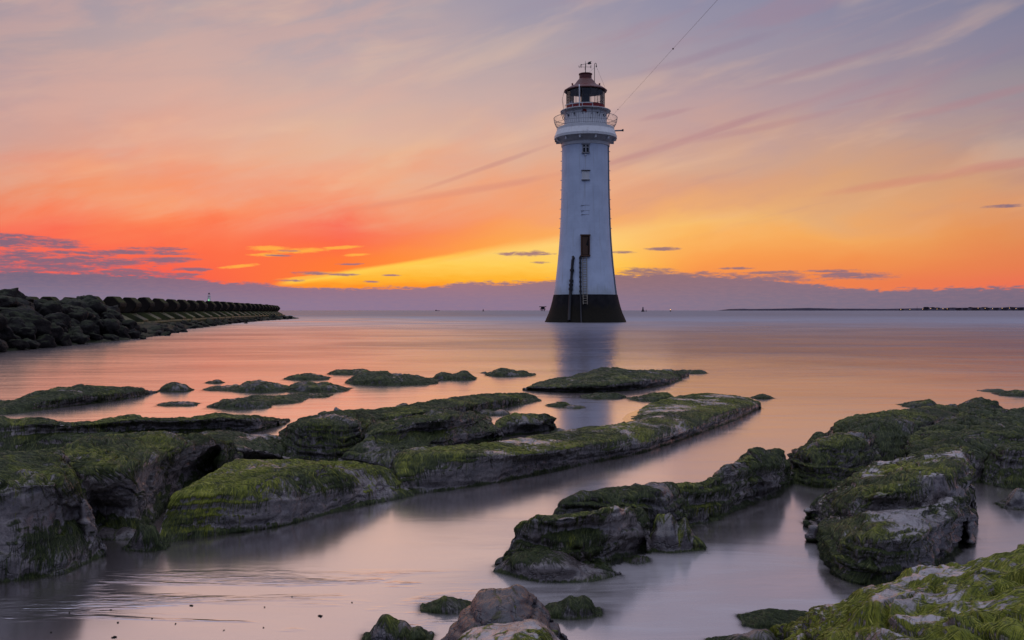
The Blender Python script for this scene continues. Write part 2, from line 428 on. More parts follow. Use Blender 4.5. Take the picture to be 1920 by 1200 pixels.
M['green_lamp'] = m_lamp('green_lamp_glow', (120, 255, 150), 2.5)
M['amber_lamp'] = m_lamp('amber_lamp_glow', (255, 190, 90), 5.0)
M['warm_lamp'] = m_lamp('warm_street_glow', (255, 200, 130), 2.2)

def m_concrete():
    m, g, out = new_mat('weedy_concrete'); p = g.pos(); x, y, z = g.sep(g.node('ShaderNodeNewGeometry').outputs['Normal'])
    n = g.noise(p, 1.1, 6, 0.6); f = g.noise(p, 7.0, 5, 0.65)
    c = g.mix(g.step(n, 0.3, 0.7), srgb(28, 24, 23), srgb(42, 35, 31))
    weed = g.mul(g.step(g.add(z, g.mul(g.sub(f, 0.5), 0.9)), 0.2, 0.75), g.step(n, 0.3, 0.55))
    c = g.mix(weed, c, g.mix(f, srgb(36, 42, 20), srgb(62, 66, 32)))
    principled(g, out, c, 0.85, 0, g.bump(f, 0.6, 0.05), 0.12); return m
M['concrete'] = m_concrete()
def m_apron():
    m, g, out = new_mat('green_slimed_concrete'); p = g.pos()
    n = g.noise(p, 0.8, 6, 0.6); f = g.noise(p, 6.0, 5, 0.65)
    c = g.mix(g.step(n, 0.3, 0.65), srgb(46, 46, 26), srgb(82, 88, 42))
    principled(g, out, g.mix(g.mul(f, 0.6), c, srgb(42, 40, 28)), 0.6, 0, g.bump(f, 0.5, 0.04), 0.35); return m
M['apron'] = m_apron()
def m_boulder():
    m, g, out = new_mat('wet_dark_boulder'); p = g.pos(); nx, ny, nz = g.sep(g.node('ShaderNodeNewGeometry').outputs['Normal'])
    n = g.noise(p, 1.6, 6, 0.62); f = g.noise(p, 9.0, 6, 0.7); oi = g.node('ShaderNodeObjectInfo').outputs['Random']
    c = g.ramp(n, [(0.3, srgb(13, 11, 12)), (0.55, srgb(26, 22, 22)), (0.75, srgb(44, 39, 38))])
    c = g.mix(g.mul(g.step(f, 0.5, 0.72), 0.4), c, srgb(66, 60, 59))
    weed = g.mul(g.step(g.add(nz, g.mul(g.sub(f, 0.5), 1.3)), 0.45, 0.95), g.step(g.add(n, g.mul(oi, 0.25)), 0.45, 0.66))
    c = g.mix(g.mul(weed, 0.8), c, g.mix(f, srgb(28, 34, 20), srgb(62, 68, 44)))
    principled(g, out, c, g.step(n, 0.3, 0.7, 0.6, 0.85), 0, g.bump(g.add(f, n), 0.9, 0.10), 0.18); return m
M['boulder'] = m_boulder()
def m_far(name, a, b, s=0.02):
    m, g, out = new_mat(name); n = g.noise(g.pos(), s, 6, 0.65)
    principled(g, out, g.mix(g.step(n, 0.35, 0.65), srgb(*a), srgb(*b)), 0.9, 0, None, 0.1); return m
M['headland'] = m_far('distant_headland', (52, 48, 62), (68, 62, 76))
M['farwall'] = m_far('distant_building', (60, 54, 66), (78, 70, 80), 0.05)
M['farroof'] = m_far('distant_roof', (40, 36, 46), (52, 46, 56), 0.05)
M['fartree'] = m_far('distant_foliage', (34, 36, 40), (50, 50, 54), 0.05)
M['ship'] = m_far('distant_hull', (44, 42, 52), (64, 60, 68), 0.3)
# ------------------------------------------------------------------ lighthouse
LD = 76.4 * KF; PXM = LD / F
LX = (1097.8 - 960) * PXM
def LZ(py): return EYE + (HZ - py) * PXM
def text_mesh(fc, parent):
    t = bpy.data.objects.new('letter_text', fc); COL.objects.link(t)
    me = bpy.data.meshes.new_from_object(t.evaluated_get(bpy.context.evaluated_depsgraph_get()))
    bpy.data.objects.remove(t)
    return link(bpy.data.objects.new('letter', me), parent)
def build_lighthouse():
    L = empty('lighthouse', (LX, LD, 0.0))
    tag(L, 'tall white tapering lighthouse with black base and red lantern roof standing in the sea', 'lighthouse')
    prof_px = [(553, 59.4), (545, 58.2), (536, 57.0), (520, 55.2), (503, 53.2), (485, 51.5), (460, 49.4), (435, 47.8), (410, 46.7), (385, 45.9), (360, 45.2), (330, 44.7), (305, 44.4), (272, 44.0)]
    prof = [(w * PXM, LZ(y)) for y, w in prof_px]
    def rad(z):
        zs = [p[1] for p in prof]; rs = [p[0] for p in prof]
        return float(np.interp(z, zs, rs))
    # smooth the white profile
    zs = np.linspace(prof[0][1], prof[-1][1], 60); rs = np.interp(zs, [p[1] for p in prof], [p[0] for p in prof])
    for _ in range(6): rs[1:-1] = (rs[:-2] + rs[1:-1] * 2 + rs[2:]) / 4
    def rad(z): return float(np.interp(z, zs, rs))
    MB().lathe([(0.5, zs[0])] + list(zip(rs, zs)), 128).build('tower_wall', M['tower'], L, True, 40)
    zb = LZ(553)
    bp = [(5.2, -1.2), (4.60, -0.1), (4.40, 0.4), (4.13, 1.0), (3.9, 1.7), (3.72, 2.4), (rs[0] + 0.03, zb + 0.012), (rs[0] - 0.2, zb + 0.012)]
    MB().lathe(bp, 128).build('base', M['base'], L, True, 60)
    # point on the tower face; px = photo column, z height, out = stand-off
    def face(px, z, out=0.0, r=None):
        r = (rad(z) if r is None else r)
        xx = (px - 1097.8) * PXM * (LD - r) / LD
        return Vector((xx, -math.sqrt(max(r * r - xx * xx, 0.0)) - out, z))
    # --- cornice and gallery
    z0 = LZ(271.5)
    MB().lathe([(2.60, z0 - 0.30), (2.70, z0 - 0.26), (2.72, z0 - 0.05), (2.66, z0), (2.66, z0 + 0.08), (2.80, z0 + 0.16), (2.95, z0 + 0.3), (3.2, z0 + 0.5), (3.36, LZ(262)), (3.42, LZ(262) + 0.02)], 128).build('cornice', M['white'], L, True, 30)
    zg = LZ(241)
    MB().lathe([(3.40, LZ(262) + 0.02), (3.50, LZ(262) + 0.05), (3.50, LZ(256.5)), (3.44, LZ(255)), (3.27, LZ(247)), (3.22, LZ(246)), (3.20, zg), (3.10, zg + 0.02), (2.2, zg + 0.03)], 128).build('gallery', M['white'], L, True, 30)
    for k in range(12):
        a = 2 * math.pi * k / 12 + 0.26
        r = Matrix.Rotation(a, 3, 'Z')
        MB().box(r @ Vector((3.06, 0, LZ(264.0))), (0.62, 0.16, 0.42), r).build('bracket', M['white'], L, bevel=0.02)
    # --- flared basket railing
    rail = MB(); zt = LZ(222.6); n = 84
    def bas(t): return 3.14 + 0.40 * (1 - (1 - t) ** 2.1)
    for k in range(n):
        a = 2 * math.pi * k / n
        pts = [(bas(t) * math.cos(a), bas(t) * math.sin(a), zg + 0.03 + t * (zt - zg)) for t in np.linspace(0, 1, 6)]
        rail.tube(pts, 0.014, 4, False)
    ro = rail.build('railing', M['grey'], L)
    for t, r in ((1.0, 0.028), (0.42, 0.018), (0.08, 0.02)):
        pts = [(bas(t) * math.cos(a), bas(t) * math.sin(a), zg + 0.03 + t * (zt - zg)) for a in np.linspace(0, 2 * math.pi, 97)]
        MB().tube(pts, r, 6, False).build('rail', M['grey'], ro, True)
    # --- lantern drum
    zd = LZ(208.5); rd = 2.36
    dr = MB().lathe([(rd, zg), (rd, zd - 0.5), (rd + 0.03, zd - 0.48), (rd + 0.03, zd - 0.36), (rd, zd - 0.34), (rd, zd), (2.0, zd)], 96).build('lantern_drum', M['white'], L, True, 30)
    for k in range(24):
        a = 2 * math.pi * k / 24
        MB().box((rd * math.cos(a), rd * math.sin(a), (zg + zd) / 2 - 0.1), (0.05, 0.05, zd - zg - 0.35), Matrix.Rotation(a, 3, 'Z')).build('pilaster', M['white'], dr)
    for px, py in ((1064.5, 219), (1074, 218), (1117.5, 217), (1130, 219)):
        p = face(px, LZ(py) - 0.1, 0.02, rd); b = MB(); b.tube([p + Vector((0, 0.1, 0)), p + Vector((0, -0.05, 0))], 0.1, 10)
        b.build('vent', M['dark'], dr)
    p = face(1092, LZ(215) - 0.1, 0.02, rd)
    MB().tube([p + Vector((-0.2, 0, -0.08)), p + Vector((-0.05, -0.12, 0.12)), p + Vector((0.12, -0.12, 0.12)), p + Vector((0.2, 0, -0.14))], 0.12, 8).build('cowl', M['darkred'], dr, True)
    d = MB(); f0 = face(1095, zg + 0.6, 0.0, rd)
    d.box((f0.x, f0.y - 0.03, zg + 0.72), (1.35, 0.1, 1.3)); db = d.build('door', M['white'], dr, bevel=0.02)
    MB().box((f0.x + 0.5, f0.y - 0.1, zg + 0.7), (0.06, 0.06, 0.16)).build('handle', M['iron'], db)
    # upper catwalk round the glass: thin plate on curved brackets
    zc = LZ(209.5)
    MB().lathe([(2.2, zc - 0.02), (2.80, zc - 0.02), (2.82, zc), (2.80, zc + 0.04), (2.2, zc + 0.05)], 96).build('catwalk', M['white'], L, True, 30)
    for k in range(16):
        a = 2 * math.pi * (k + 0.5) / 16; c, s = math.cos(a), math.sin(a)
        MB().tube([(rd * c, rd * s, zd - 0.95), (2.55 * c, 2.55 * s, zd - 0.72), (2.78 * c, 2.78 * s, zc - 0.04)], 0.035, 6).build('catwalk_bracket', M['grey'], L, True)
    MB().tube([(2.72 * math.cos(a), 2.72 * math.sin(a), zc + 0.42) for a in np.linspace(R(-150), R(-78), 30)], 0.045, 6).build('handrail', M['white'], L, True)
    for a in (R(-150), R(-126), R(-102), R(-78)):
        MB().tube([(2.72 * math.cos(a), 2.72 * math.sin(a), zc), (2.72 * math.cos(a), 2.72 * math.sin(a), zc + 0.42)], 0.03, 6).build('rail_post', M['white'], L)
    # --- lantern glazing
    zl0 = zd + 0.02; zl1 = LZ(170.5); rl = 2.14
    sill = MB().lathe([(rl - 0.12, zl0), (rl, zl0), (rl + 0.03, zl0 + 0.5), (rl - 0.1, zl0 + 0.52)], 16, R(11.25), R(371.25)).build('lantern_sill', M['darkred'], L)
    lan = MB().lathe([(rl, zl0 + 0.50), (rl, zl1)], 16, R(11.25), R(371.25)).build('lantern_glass', M['glass'], L)
    bars = MB()
    for k in range(16):
        a = R(11.25) + 2 * math.pi * k / 16; c, s = math.cos(a), math.sin(a)
        bars.tube([(rl * c, rl * s, zl0 + 0.5), (rl * c, rl * s, zl1)], 0.026, 5, False)
    for t in (0.02, 0.48, 0.98):
        z = zl0 + 0.5 + t * (zl1 - zl0 - 0.5)
        bars.tube([(rl * math.cos(R(11.25) + 2 * math.pi * k / 16), rl * math.sin(R(11.25) + 2 * math.pi * k / 16), z) for k in range(17)], 0.022, 4, False)
    bars.build('glazing_bar', M['iron'], lan)
    MB().lathe([(0.01, zl0 + 0.2), (0.9, zl0 + 0.2), (0.9, zl0 + 0.55), (0.5, zl0 + 0.8), (0.5, zl0 + 1.6), (0.5, zl0 + 2.3), (0.4, zl0 + 2.6), (0.01, zl0 + 2.7)], 20).build('lens_housing', M['iron'], L, True)
    MB().lathe([(0.02, zl0 + 0.02), (rl - 0.14, zl0 + 0.04)], 32).build('lantern_floor', M['dark'], L)
    # --- roof
    ze = LZ(171.2)
    roof = [(rl - 0.05, ze + 0.03), (2.40, ze - 0.06), (2.43, ze), (2.40, ze + 0.07), (2.05, ze + 0.30), (1.7, ze + 0.50), (1.39, LZ(162) + 0.02), (1.12, LZ(158.0) + 0.1), (0.95, LZ(153) + 0.05), (0.80, LZ(149.5)), (0.72, LZ(148.2))]
    ro2 = MB().lathe(roof, 16, R(11.25), R(371.25)).build('roof', M['red'], L, True, 20)
    MB().lathe([(0.02, ze + 0.12), (rl - 0.04, ze + 0.02)], 32).build('ceiling', M['dark'], ro2)
    MB().lathe([(0.70, LZ(149)), (0.69, LZ(141.5)), (0.72, LZ(141)), (0.76, LZ(140)), (0.76, LZ(138.6)), (0.6, LZ(138)), (0.3, LZ(137.2)), (0.04, LZ(136.6))], 28).build('ventilator', M['red'], ro2, True, 30)
    for sx in (-1, 1):
        MB().tube([(1.5 * sx, -0.6, ze + 0.52), (1.52 * sx, -0.62, ze + 0.75)], 0.09, 8).build('finial', M['darkred'], ro2, True)
    # --- vane with compass letters
    zv = LZ(114.2)
    v = MB().tube([(0, 0, LZ(137)), (0, 0, zv - 0.5), (0, 0, zv)], [0.045, 0.03, 0.012], 8).build('weather_vane', M['black'], L)
    za = LZ(125.6)
    am = MB(); am.tube([(-0.56, 0, za), (0.56, 0, za)], 0.018, 6); am.tube([(0, -0.56, za), (0, 0.56, za)], 0.018, 6); am.build('compass_arm', M['black'], v)
    for ch, pos in (('W', (-0.60, 0, za)), ('E', (0.60, 0, za)), ('N', (0, 0.6, za)), ('S', (0, -0.60, za))):
        fc = bpy.data.curves.new('letter', 'FONT'); fc.body = ch; fc.size = 0.40; fc.extrude = 0.015; fc.align_x = 'CENTER'; fc.align_y = 'CENTER'
        fc.materials.append(M['black']); fo = text_mesh(fc, v); fo.location = pos
        fo.rotation_euler = (R(90), 0, 0 if ch in 'WE' else R(90))
    zar = LZ(119.8); ar = MB()
    fr = lambda u, w, h: Vector((u, h, zar + w + u * 0.22))
    ar.tube([fr(-0.52, 0, 0), fr(0.5, 0, 0)], 0.02, 6)
    ar.prism([(-0.62, 0), (-0.42, 0.09), (-0.42, -0.09)], -0.015, 0.015, fr)
    ar.prism([(0.20, 0.0), (0.34, 0.15), (0.68, 0.15), (0.60, 0.0), (0.68, -0.15), (0.34, -0.15)], -0.015, 0.015, fr)
    ar.build('arrow', M['black'], v)
    # --- flagstaff and stays
    xs = (1114.3 - 1097.8) * PXM
    MB().tube([(xs, -0.3, ze + 0.55), (xs, -0.3, LZ(125)), (xs + 0.02, -0.3, LZ(121)), (xs + 0.12, -0.3, LZ(119.4)), (xs + 0.2, -0.3, LZ(121)), (xs + 0.2, -0.3, LZ(124))], 0.035, 6).build('flagstaff', M['iron'], L, True)
    MB().tube([(xs + 0.2, -0.3, LZ(124.5)), (xs + 0.2, -0.3, LZ(127))], 0.07, 8).build('pulley', M['black'], L)
    st = MB(); st.tube([(xs + 0.2, -0.3, LZ(126)), (2.05, -0.9, ze + 0.3)], 0.012, 4); st.tube([(xs, -0.3, LZ(128)), (0.3, -0.1, LZ(137.5))], 0.012, 4)
    st.build('stay', M['iron'], L)
    for a in (R(184), R(190), R(176)):
        MB().tube([(2.42 * math.cos(a), 2.42 * math.sin(a), ze), (2.62 * math.cos(a), 2.62 * math.sin(a), ze - 0.9), (2.45 * math.cos(a), 2.45 * math.sin(a), zc + 0.1)], 0.012, 4).build('downlead', M['iron'], L)
    MB().tube([(-0.86, -2.36, zc), (-0.86, -2.32, ze - 0.0), (-0.86, -2.15, ze + 0.2)], 0.06, 8).build('standpipe', M['white'], L)
    # --- windows
    def window(px0, px1, py0, py1, pane_mat, bars=True, blind=False, depth=0.12):
        zlo, zhi = LZ(py1), LZ(py0); r = rad((zlo + zhi) / 2); k = (LD - r) / LD
        zlo, zhi = EYE + (zlo - EYE) * k, EYE + (zhi - EYE) * k
        c = face((px0 + px1) / 2, (zlo + zhi) / 2); w = (px1 - px0) * PXM * k; h = zhi - zlo
        y = c.y
        fr_ = MB(); t = 0.09
        fr_.box((c.x, y - 0.02, zhi + t / 2), (w + 2 * t, 0.16, t)); fr_.box((c.x - w / 2 - t / 2, y - 0.02, c.z), (t, 0.16, h)); fr_.box((c.x + w / 2 + t / 2, y - 0.02, c.z), (t, 0.16, h))
        wo = fr_.build('window', M['white'] if blind else M['stone'], L)
        MB().box((c.x, y - 0.012, c.z), (w, 0.10, h)).build('pane', pane_mat, wo)
        if bars:
            b = MB(); b.box((c.x, y - 0.075, c.z), (0.07, 0.03, h)); b.box((c.x, y - 0.076, c.z + h * 0.18), (w, 0.028, 0.05)); b.build('glazing_bar', M['white'], wo)
        MB().box((c.x, y - 0.06, zlo - 0.05), (w + 0.3, 0.22, 0.09)).build('sill', M['stone'], wo)
        MB().box((c.x, y - 0.07, zhi + t + 0.035), (w + 0.36, 0.2, 0.07)).build('hood', M['iron'] if blind else M['stone'], wo)
    window(1089.5, 1100, 271.8, 285.4, M['pane'])
    window(1089, 1099.8, 321.5, 336, M['white'], False, True)
    # bricked-up opening, only its shallow outline is left
    zt1, zt2 = LZ(387), LZ(407); c = face(1093.3, (zt1 + zt2) / 2); bl = MB()
    for z, w in ((LZ(390), 1.0), (LZ(400), 0.95), (LZ(407), 0.9)):
        q = face(1093.3, z); bl.box((q.x, q.y + 0.01, z), (w, 0.05, 0.03))
    for dx, za_, zb_ in ((0.0, LZ(400), LZ(387)), (-0.42, LZ(407), LZ(400)), (0.42, LZ(407), LZ(400))):
        q0 = face(1093.3 + dx / PXM, za_); q1 = face(1093.3 + dx / PXM, zb_)
        bl.tube([q0 + Vector((0, 0.012, 0)), q1 + Vector((0, 0.012, 0))], 0.016, 4)
    bl.build('blocked_window', M['grey'], L)
    p = face(1094, LZ(298)); MB().tube([p, p + Vector((0, -0.16, 0))], 0.08, 8).build('bolt', M['white'], L)
    # --- doorway: rusty frame, half rotten brown door, black gap
    zt_, zb_ = LZ(446) , LZ(481.6); r = rad((zt_ + zb_) / 2)
    c = face(1093.2, (zt_ + zb_) / 2); yl = face(1093.2, zb_).y; w = 14.4 * PXM; h = zt_ - zb_
    o = MB(); o.box((c.x, yl + 0.10, c.z), (w, 0.3, h)); do = o.build('door', M['dark'], L)
    fm = MB(); fm.box((c.x - w / 2, yl - 0.02, c.z), (0.12, 0.34, h)); fm.box((c.x + w / 2, yl - 0.02, c.z), (0.12, 0.34, h)); fm.box((c.x, yl - 0.04, zt_ + 0.06), (w + 0.26, 0.36, 0.13)); fm.box((c.x, yl - 0.08, zb_ - 0.06), (w + 0.2, 0.42, 0.14)); fm.build('door_frame', M['rust'], do)
    le = MB(); fr = lambda u, q, hh: Vector((c.x + u, yl - 0.08 - hh, c.z + q))
    le.prism([(-w / 2 + 0.1, -h / 2 + 0.05), (w / 2 - 0.14, -h / 2 + 0.05), (w / 2 - 0.16, -h * 0.02), (w / 2 - 0.38, 0.02 * h), (w / 2 - 0.30, h * 0.12), (w / 2 - 0.22, h * 0.22), (w / 2 - 0.12, h / 2 - 0.1), (-w / 2 + 0.1, h / 2 - 0.1)], 0, 0.05, fr)
    le.build('door_leaf', M['brown'], do)
    # --- ladder from the door to the black base, its foot set away from the flare
    def xat(px, z): return (px - 1097.8) * PXM * (LD - rad(z)) / LD
    ztop, zbot = zb_ - 0.15, LZ(571)
    def base_r(z): return float(np.interp(z, [p[1] for p in bp[:-1]], [p[0] for p in bp[:-1]])) if z < zb else rad(z)
    sts = MB(); zz = np.linspace(zbot, ztop, 14)
    def lad(px, z): x_ = (px - 1097.8) * PXM * 0.965; r_ = base_r(z); return Vector((x_, -math.sqrt(max(r_ * r_ - x_ * x_, 0.01)) - 0.16, z))
    for px in (1088.0, 1095.6): sts.tube([lad(px, z) for z in zz], 0.042, 6)
    lo = sts.build('ladder', M['ladder'], L, True)
    n = 20
    for k in range(n):
        z = zbot + (ztop - zbot) * (k + 0.5) / n
        MB().tube([lad(1088.0, z), lad(1095.6, z)], 0.032, 5).build('rung', M['ladder'], lo)
    # --- pipes
    zz = np.linspace(LZ(604), LZ(484), 40)
    pp = MB().tube([lad(1083.4, z) + Vector((0, 0, 0)) for z in zz] + [lad(1086, LZ(481.8))], 0.085, 8).build('pipe', M['iron'], L, True)
    for z in np.linspace(LZ(556), LZ(487), 9):
        q = lad(1083.4, z); MB().tube([q + Vector((0, 0, -0.1)), q + Vector((0, 0, 0.1))], 0.13, 8).build('pipe_joint', M['iron'], pp)
    pts = []
    for t in np.linspace(0, 1, 30):
        py = 600 + (490 - 600) * t; px = 1061.5 + (1069.6 - 1061.5) * t
        pts.append(lad(px, LZ(py)) + Vector((0, 0.0, 0)))
    p2 = MB().tube(pts, [0.17 if t < 0.6 else 0.15 for t in np.linspace(0, 1, 30)], 10).build('pipe', M['black'], L, True)
    for t in (0.52, 0.60, 0.66, 0.86):
        i = int(t * 29); q = pts[i]; MB().tube([q + Vector((0, 0, -0.12)), q + Vector((0, 0, 0.12))], 0.24, 10).build('pipe_joint', M['black'], p2)
    MB().tube([pts[-1], pts[-1] + Vector((0.10, 0, 0.22)), pts[-1] + Vector((0.05, 0.2, 0.36))], 0.15, 10).build('pipe_elbow', M['black'], p2, True)
    # conduit down the right side, and step irons on both flanks
    zz = np.linspace(LZ(553), LZ(272), 50); cb = MB(); ang = R(-22)
    cb.tube([(rad(z) * math.cos(ang) * 1.008, rad(z) * math.sin(ang) * 1.008, z) for z in zz], 0.07, 6)
    cb.tube([(rad(z) * math.cos(ang - 0.06) * 1.006, rad(z) * math.sin(ang - 0.06) * 1.006, z) for z in zz], 0.03, 6)
    cb.build('conduit', M['grey'], L, True)
    for py in range(284, 430, 18):
        for a in (R(178), R(2)):
            z = LZ(py); r = rad(z)
            MB().box(((r + 0.05) * math.cos(a), (r + 0.05) * math.sin(a), z), (0.16, 0.10, 0.07)).build('step_iron', M['white'], L)
    # bracket arm and little lamps at the gallery
    zb2 = LZ(247)
    MB().tube([(2.9, -0.5, zb2), (4.15, -0.75, zb2)], 0.085, 8).build('bracket_arm', M['grey'], L)
    MB().tube([(4.0, -0.72, zb2 + 0.02), (4.17, -0.755, zb2 + 0.02)], 0.13, 8).build('arm_cap', M['iron'], L)
    MB().tube([(-3.25, -0.3, LZ(263)), (-3.3, -0.3, LZ(265)), (-3.3, -0.3, LZ(267.5))], [0.07, 0.12, 0.17], 8).build('lamp', M['iron'], L)
    MB().tube([(3.28, -0.3, LZ(262)), (3.30, -0.3, LZ(265))], [0.09, 0.13], 8).build('lamp', M['iron'], L)
    MB().tube([(-0.05, -3.35, LZ(255)), (-0.05, -3.42, LZ(259))], [0.16, 0.13], 8).build('lamp', M['white'], L)
build_lighthouse()
def build_wire():
    # aerial wire from the gallery to the shore, passing over the camera's right shoulder
    p0 = atd(1147, 218, LD - 1.0); p1 = atd(1345, 0, 40.0)
    d = (p1 - p0); end = p0 + d * 2.35
    w = MB(); n = 40; pts = []
    for t in np.linspace(0, 1, n):
        p = p0 + (end - p0) * t; pts.append(p)
    w.tube(pts, 0.0065, 5)
    o = w.build('aerial_wire', M['iron'])
    tag(o, 'thin dark aerial wire running from the lighthouse gallery up out of the sky', 'wire')
    for px, py in ((1158.5, 206.5), (1262, 95.5)):
        # nearest parameter to that column
        best = min(np.linspace(0, 0.6, 600), key=lambda t: abs(960 + F * (p0 + (end - p0) * t)[0] / (p0 + (end - p0) * t)[1] - px))
        q = Vector(p0 + (end - p0) * best); dv = Vector(end - p0).normalized()
        MB().tube([q - dv * 0.14, q, q + dv * 0.14], [0.02, 0.055, 0.02], 8).build('insulator', M['black'], o, True)
build_wire()
# ------------------------------------------------------------------ breakwater of concrete blocks, rubble and boulders
def wall_t(px):
    k = (px - 960) / 1280.0
    return (-0.583 - k) / (0.384 + 1.8 * k)
WD = 40.0
def wall_p(t): return np.array([(-0.583 - 0.384 * t) * WD, (1 + 1.8 * t) * WD * KF])
WDIR = np.array([-0.384, 1.8 * KF]); WDIR /= np.linalg.norm(WDIR); WOUT = np.array([WDIR[1], -WDIR[0]])
def lump_mesh(name, seed, mat, sub=3, ang=0.35, sq=0.75, rough=0.16):
    """an angular worn boulder about 1 m across"""
    bm = bmesh.new(); bmesh.ops.create_icosphere(bm, subdivisions=sub, radius=0.5)
    r = np.random.default_rng(seed)
    co = np.array([v.co for v in bm.verts])
    for _ in range(9):                                   # slice flat facets
        nrm = r.normal(size=3); nrm /= np.linalg.norm(nrm); h = 0.5 * r.uniform(0.62, 0.9)
        dd = co @ nrm; over = np.maximum(dd - h, 0); co = co - np.outer(over * 0.9, nrm)
    nn = co / np.linalg.norm(co, axis=1)[:, None]
    co = co + nn * (fbm(co * 2.2 + seed * 7.1, 4) * rough)[:, None] + nn * (fbm(co * 9 + seed, 3) * 0.02)[:, None]
    co[:, 2] *= sq
    for v, c in zip(bm.verts, co): v.co = c
    me = bpy.data.meshes.new(name); bm.to_mesh(me); bm.free()
    me.polygons.foreach_set('use_smooth', [True] * len(me.polygons)); me.materials.append(mat)
    return me
def build_breakwater():
    centres = [20, 57, 93, 134, 173.5, 213.6, 244, 271, 298, 321.6, 341, 359, 376, 393, 406, 418.6, 431.5, 444, 454, 464, 472, 480, 487, 493.5, 499.5, 505, 510, 514.5, 518.5]
    tops = [557, 556.2, 556.2, 557, 556.2, 556.2, 557.6, 558.2, 559.2, 560.6, 561.6, 562.4, 563.2, 564.2, 564.9, 565.5, 566.2, 567.3, 568.2, 568.6, 569.1, 569.7, 570.2, 570.7, 571.1, 571.5, 571.9, 572.2, 572.7]
    P = [wall_p(wall_t(px)) for px in centres]
    n = len(P)
    for i in range(n):
        p = P[i]; d = p[1]; ztop = EYE + (HZ - tops[i]) * d / F
        sp = float(np.linalg.norm(P[min(i + 1, n - 1)] - P[max(i - 1, 0)]) / (1 if i in (0, n - 1) else 2))
        u = empty('breakwater_block', (p[0], p[1], 0.0), math.atan2(WDIR[1], WDIR[0]) + random.uniform(-0.03, 0.03))
        lab = 'mossy concrete wave wall block with chamfered top and sloping green toe along the breakwater'
        if i == n - 1: lab = 'last concrete wave wall block at the seaward tip of the breakwater'
        elif i < 5: lab = 'concrete wave wall block with chamfered top rising half hidden behind the boulder pile'
        tag(u, lab, 'wall block', 'concrete blocks in a row along the breakwater')
        # local x runs along the wall, local -y points out to the water, z up
        j = random.uniform(-0.05, 0.05); L2 = sp * random.uniform(0.14, 0.19)
        fr = lambda b, c, h: Vector((h, -b, c))
        cap = [(-0.52, ztop - 0.72), (-0.52, ztop - 0.36 + j), (-0.20, ztop), (0.16, ztop + j), (0.52, ztop - 0.36), (0.54, ztop - 0.56), (0.34, ztop - 0.86), (0.10, ztop - 0.98), (-0.46, ztop - 0.98)]
        MB().prism(cap, -L2, L2, fr).build('cap', M['concrete'], u, bevel=0.04)
        toe = ztop - 1.52
        rib = [(-0.4, toe), (-0.4, ztop - 0.97), (0.12, ztop - 0.97), (0.95, toe + 0.12), (0.95, toe)]
        MB().prism(rib, -L2 * 0.95, L2 * 0.95, fr).build('rib', M['apron'], u, bevel=0.02)
        bw = [(-1.2, toe), (-1.2, ztop - 0.7), (-0.50, ztop - 0.7), (-0.42, toe)]
        MB().prism(bw, -sp * 0.497, sp * 0.497, fr).build('back_wall', M['concrete'], u)
        ap = [(-1.2, toe - 0.55), (-1.2, toe - 0.004), (1.12, toe - 0.004), (1.16, toe - 0.10), (1.0, toe - 0.55)]
        MB().prism(ap, -sp * 0.497, sp * 0.497, fr).build('apron', M['apron'], u)
    # rubble bank the blocks and boulders lie on
    wl = [(-260, 700), (-60, 668), (0, 659), (60, 654), (120, 648), (180, 642), (240, 637), (290, 630), (340, 618), (400, 611), (450, 605), (500, 601), (552, 598), (560, 597)]
    A = [at(px, py)[:2] for px, py in wl]
    wt = [1.3 * -0.3, -0.25, -0.2, -0.16, -0.1, -0.06, 0.0, 0.06, 0.16, 0.33, 0.5, 0.7, 1.0, 1.06]
    rows = []
    for k, (a, t) in enumerate(zip(A, wt)):
        b = wall_p(t) + WOUT * 1.0; zt = 0.35 + 0.25 * min(1, max(0, (0.35 - t) / 0.5))
        row = []
        for f in np.linspace(-0.12, 1.0, 14):
            q = a + (b - a) * f; row.append((q[0], q[1], -0.4 if f < -0.05 else zt * max(0.0, f) + 0.04))
        q = wall_p(t) - WOUT * 3.0; row.append((q[0], q[1], zt)); row.append((q[0] - 4, q[1], -0.5))
        rows.append(row)
    V = np.array(rows, float); nr, nc = V.shape[:2]
    # refine
    def ref(V, m):
        x = np.linspace(0, V.shape[0] - 1, m); i = np.clip(x.astype(int), 0, V.shape[0] - 2); f = (x - i)[:, None, None]
        return V[i] * (1 - f) + V[i + 1] * f
    V = ref(V, 150); V = ref(V.transpose(1, 0, 2), 70).transpose(1, 0, 2)
    V[..., 2] += 0.16 * fbm(V * np.array([0.9, 0.9, 0.9]), 4)
    m1, m2 = V.shape[:2]; idx = np.arange(m1 * m2).reshape(m1, m2)
    q = np.stack([idx[:-1, :-1], idx[1:, :-1], idx[1:, 1:], idx[:-1, 1:]], -1).reshape(-1, 4)
    tag(mesh_arrays('rubble_bank', V.reshape(-1, 3), q, M['boulder']), kind='structure')
    protos = [lump_mesh('boulder', s, M['boulder'], 4) for s in range(9)]
    small = [lump_mesh('rubble_stone', s + 20, M['boulder'], 3) for s in range(5)]
    rr = np.random.default_rng(4); cnt = 0
    def put(name, me, p, size, zc, label, cat, grp, flat=1.0):
        o = bpy.data.objects.new(name, me); COL.objects.link(o)
        o.location = (p[0], p[1], zc); o.rotation_euler = (rr.uniform(-0.5, 0.5), rr.uniform(-0.5, 0.5), rr.uniform(0, 6.28))
        o.scale = (size * rr.uniform(0.9, 1.35), size * rr.uniform(0.8, 1.1), size * rr.uniform(0.8, 1.1) * flat)
        tag(o, label, cat, grp); return o
    # big boulders: photo column, waterline row fraction up the slope
    grp = 'dark armour boulders piled at the near end of the breakwater'
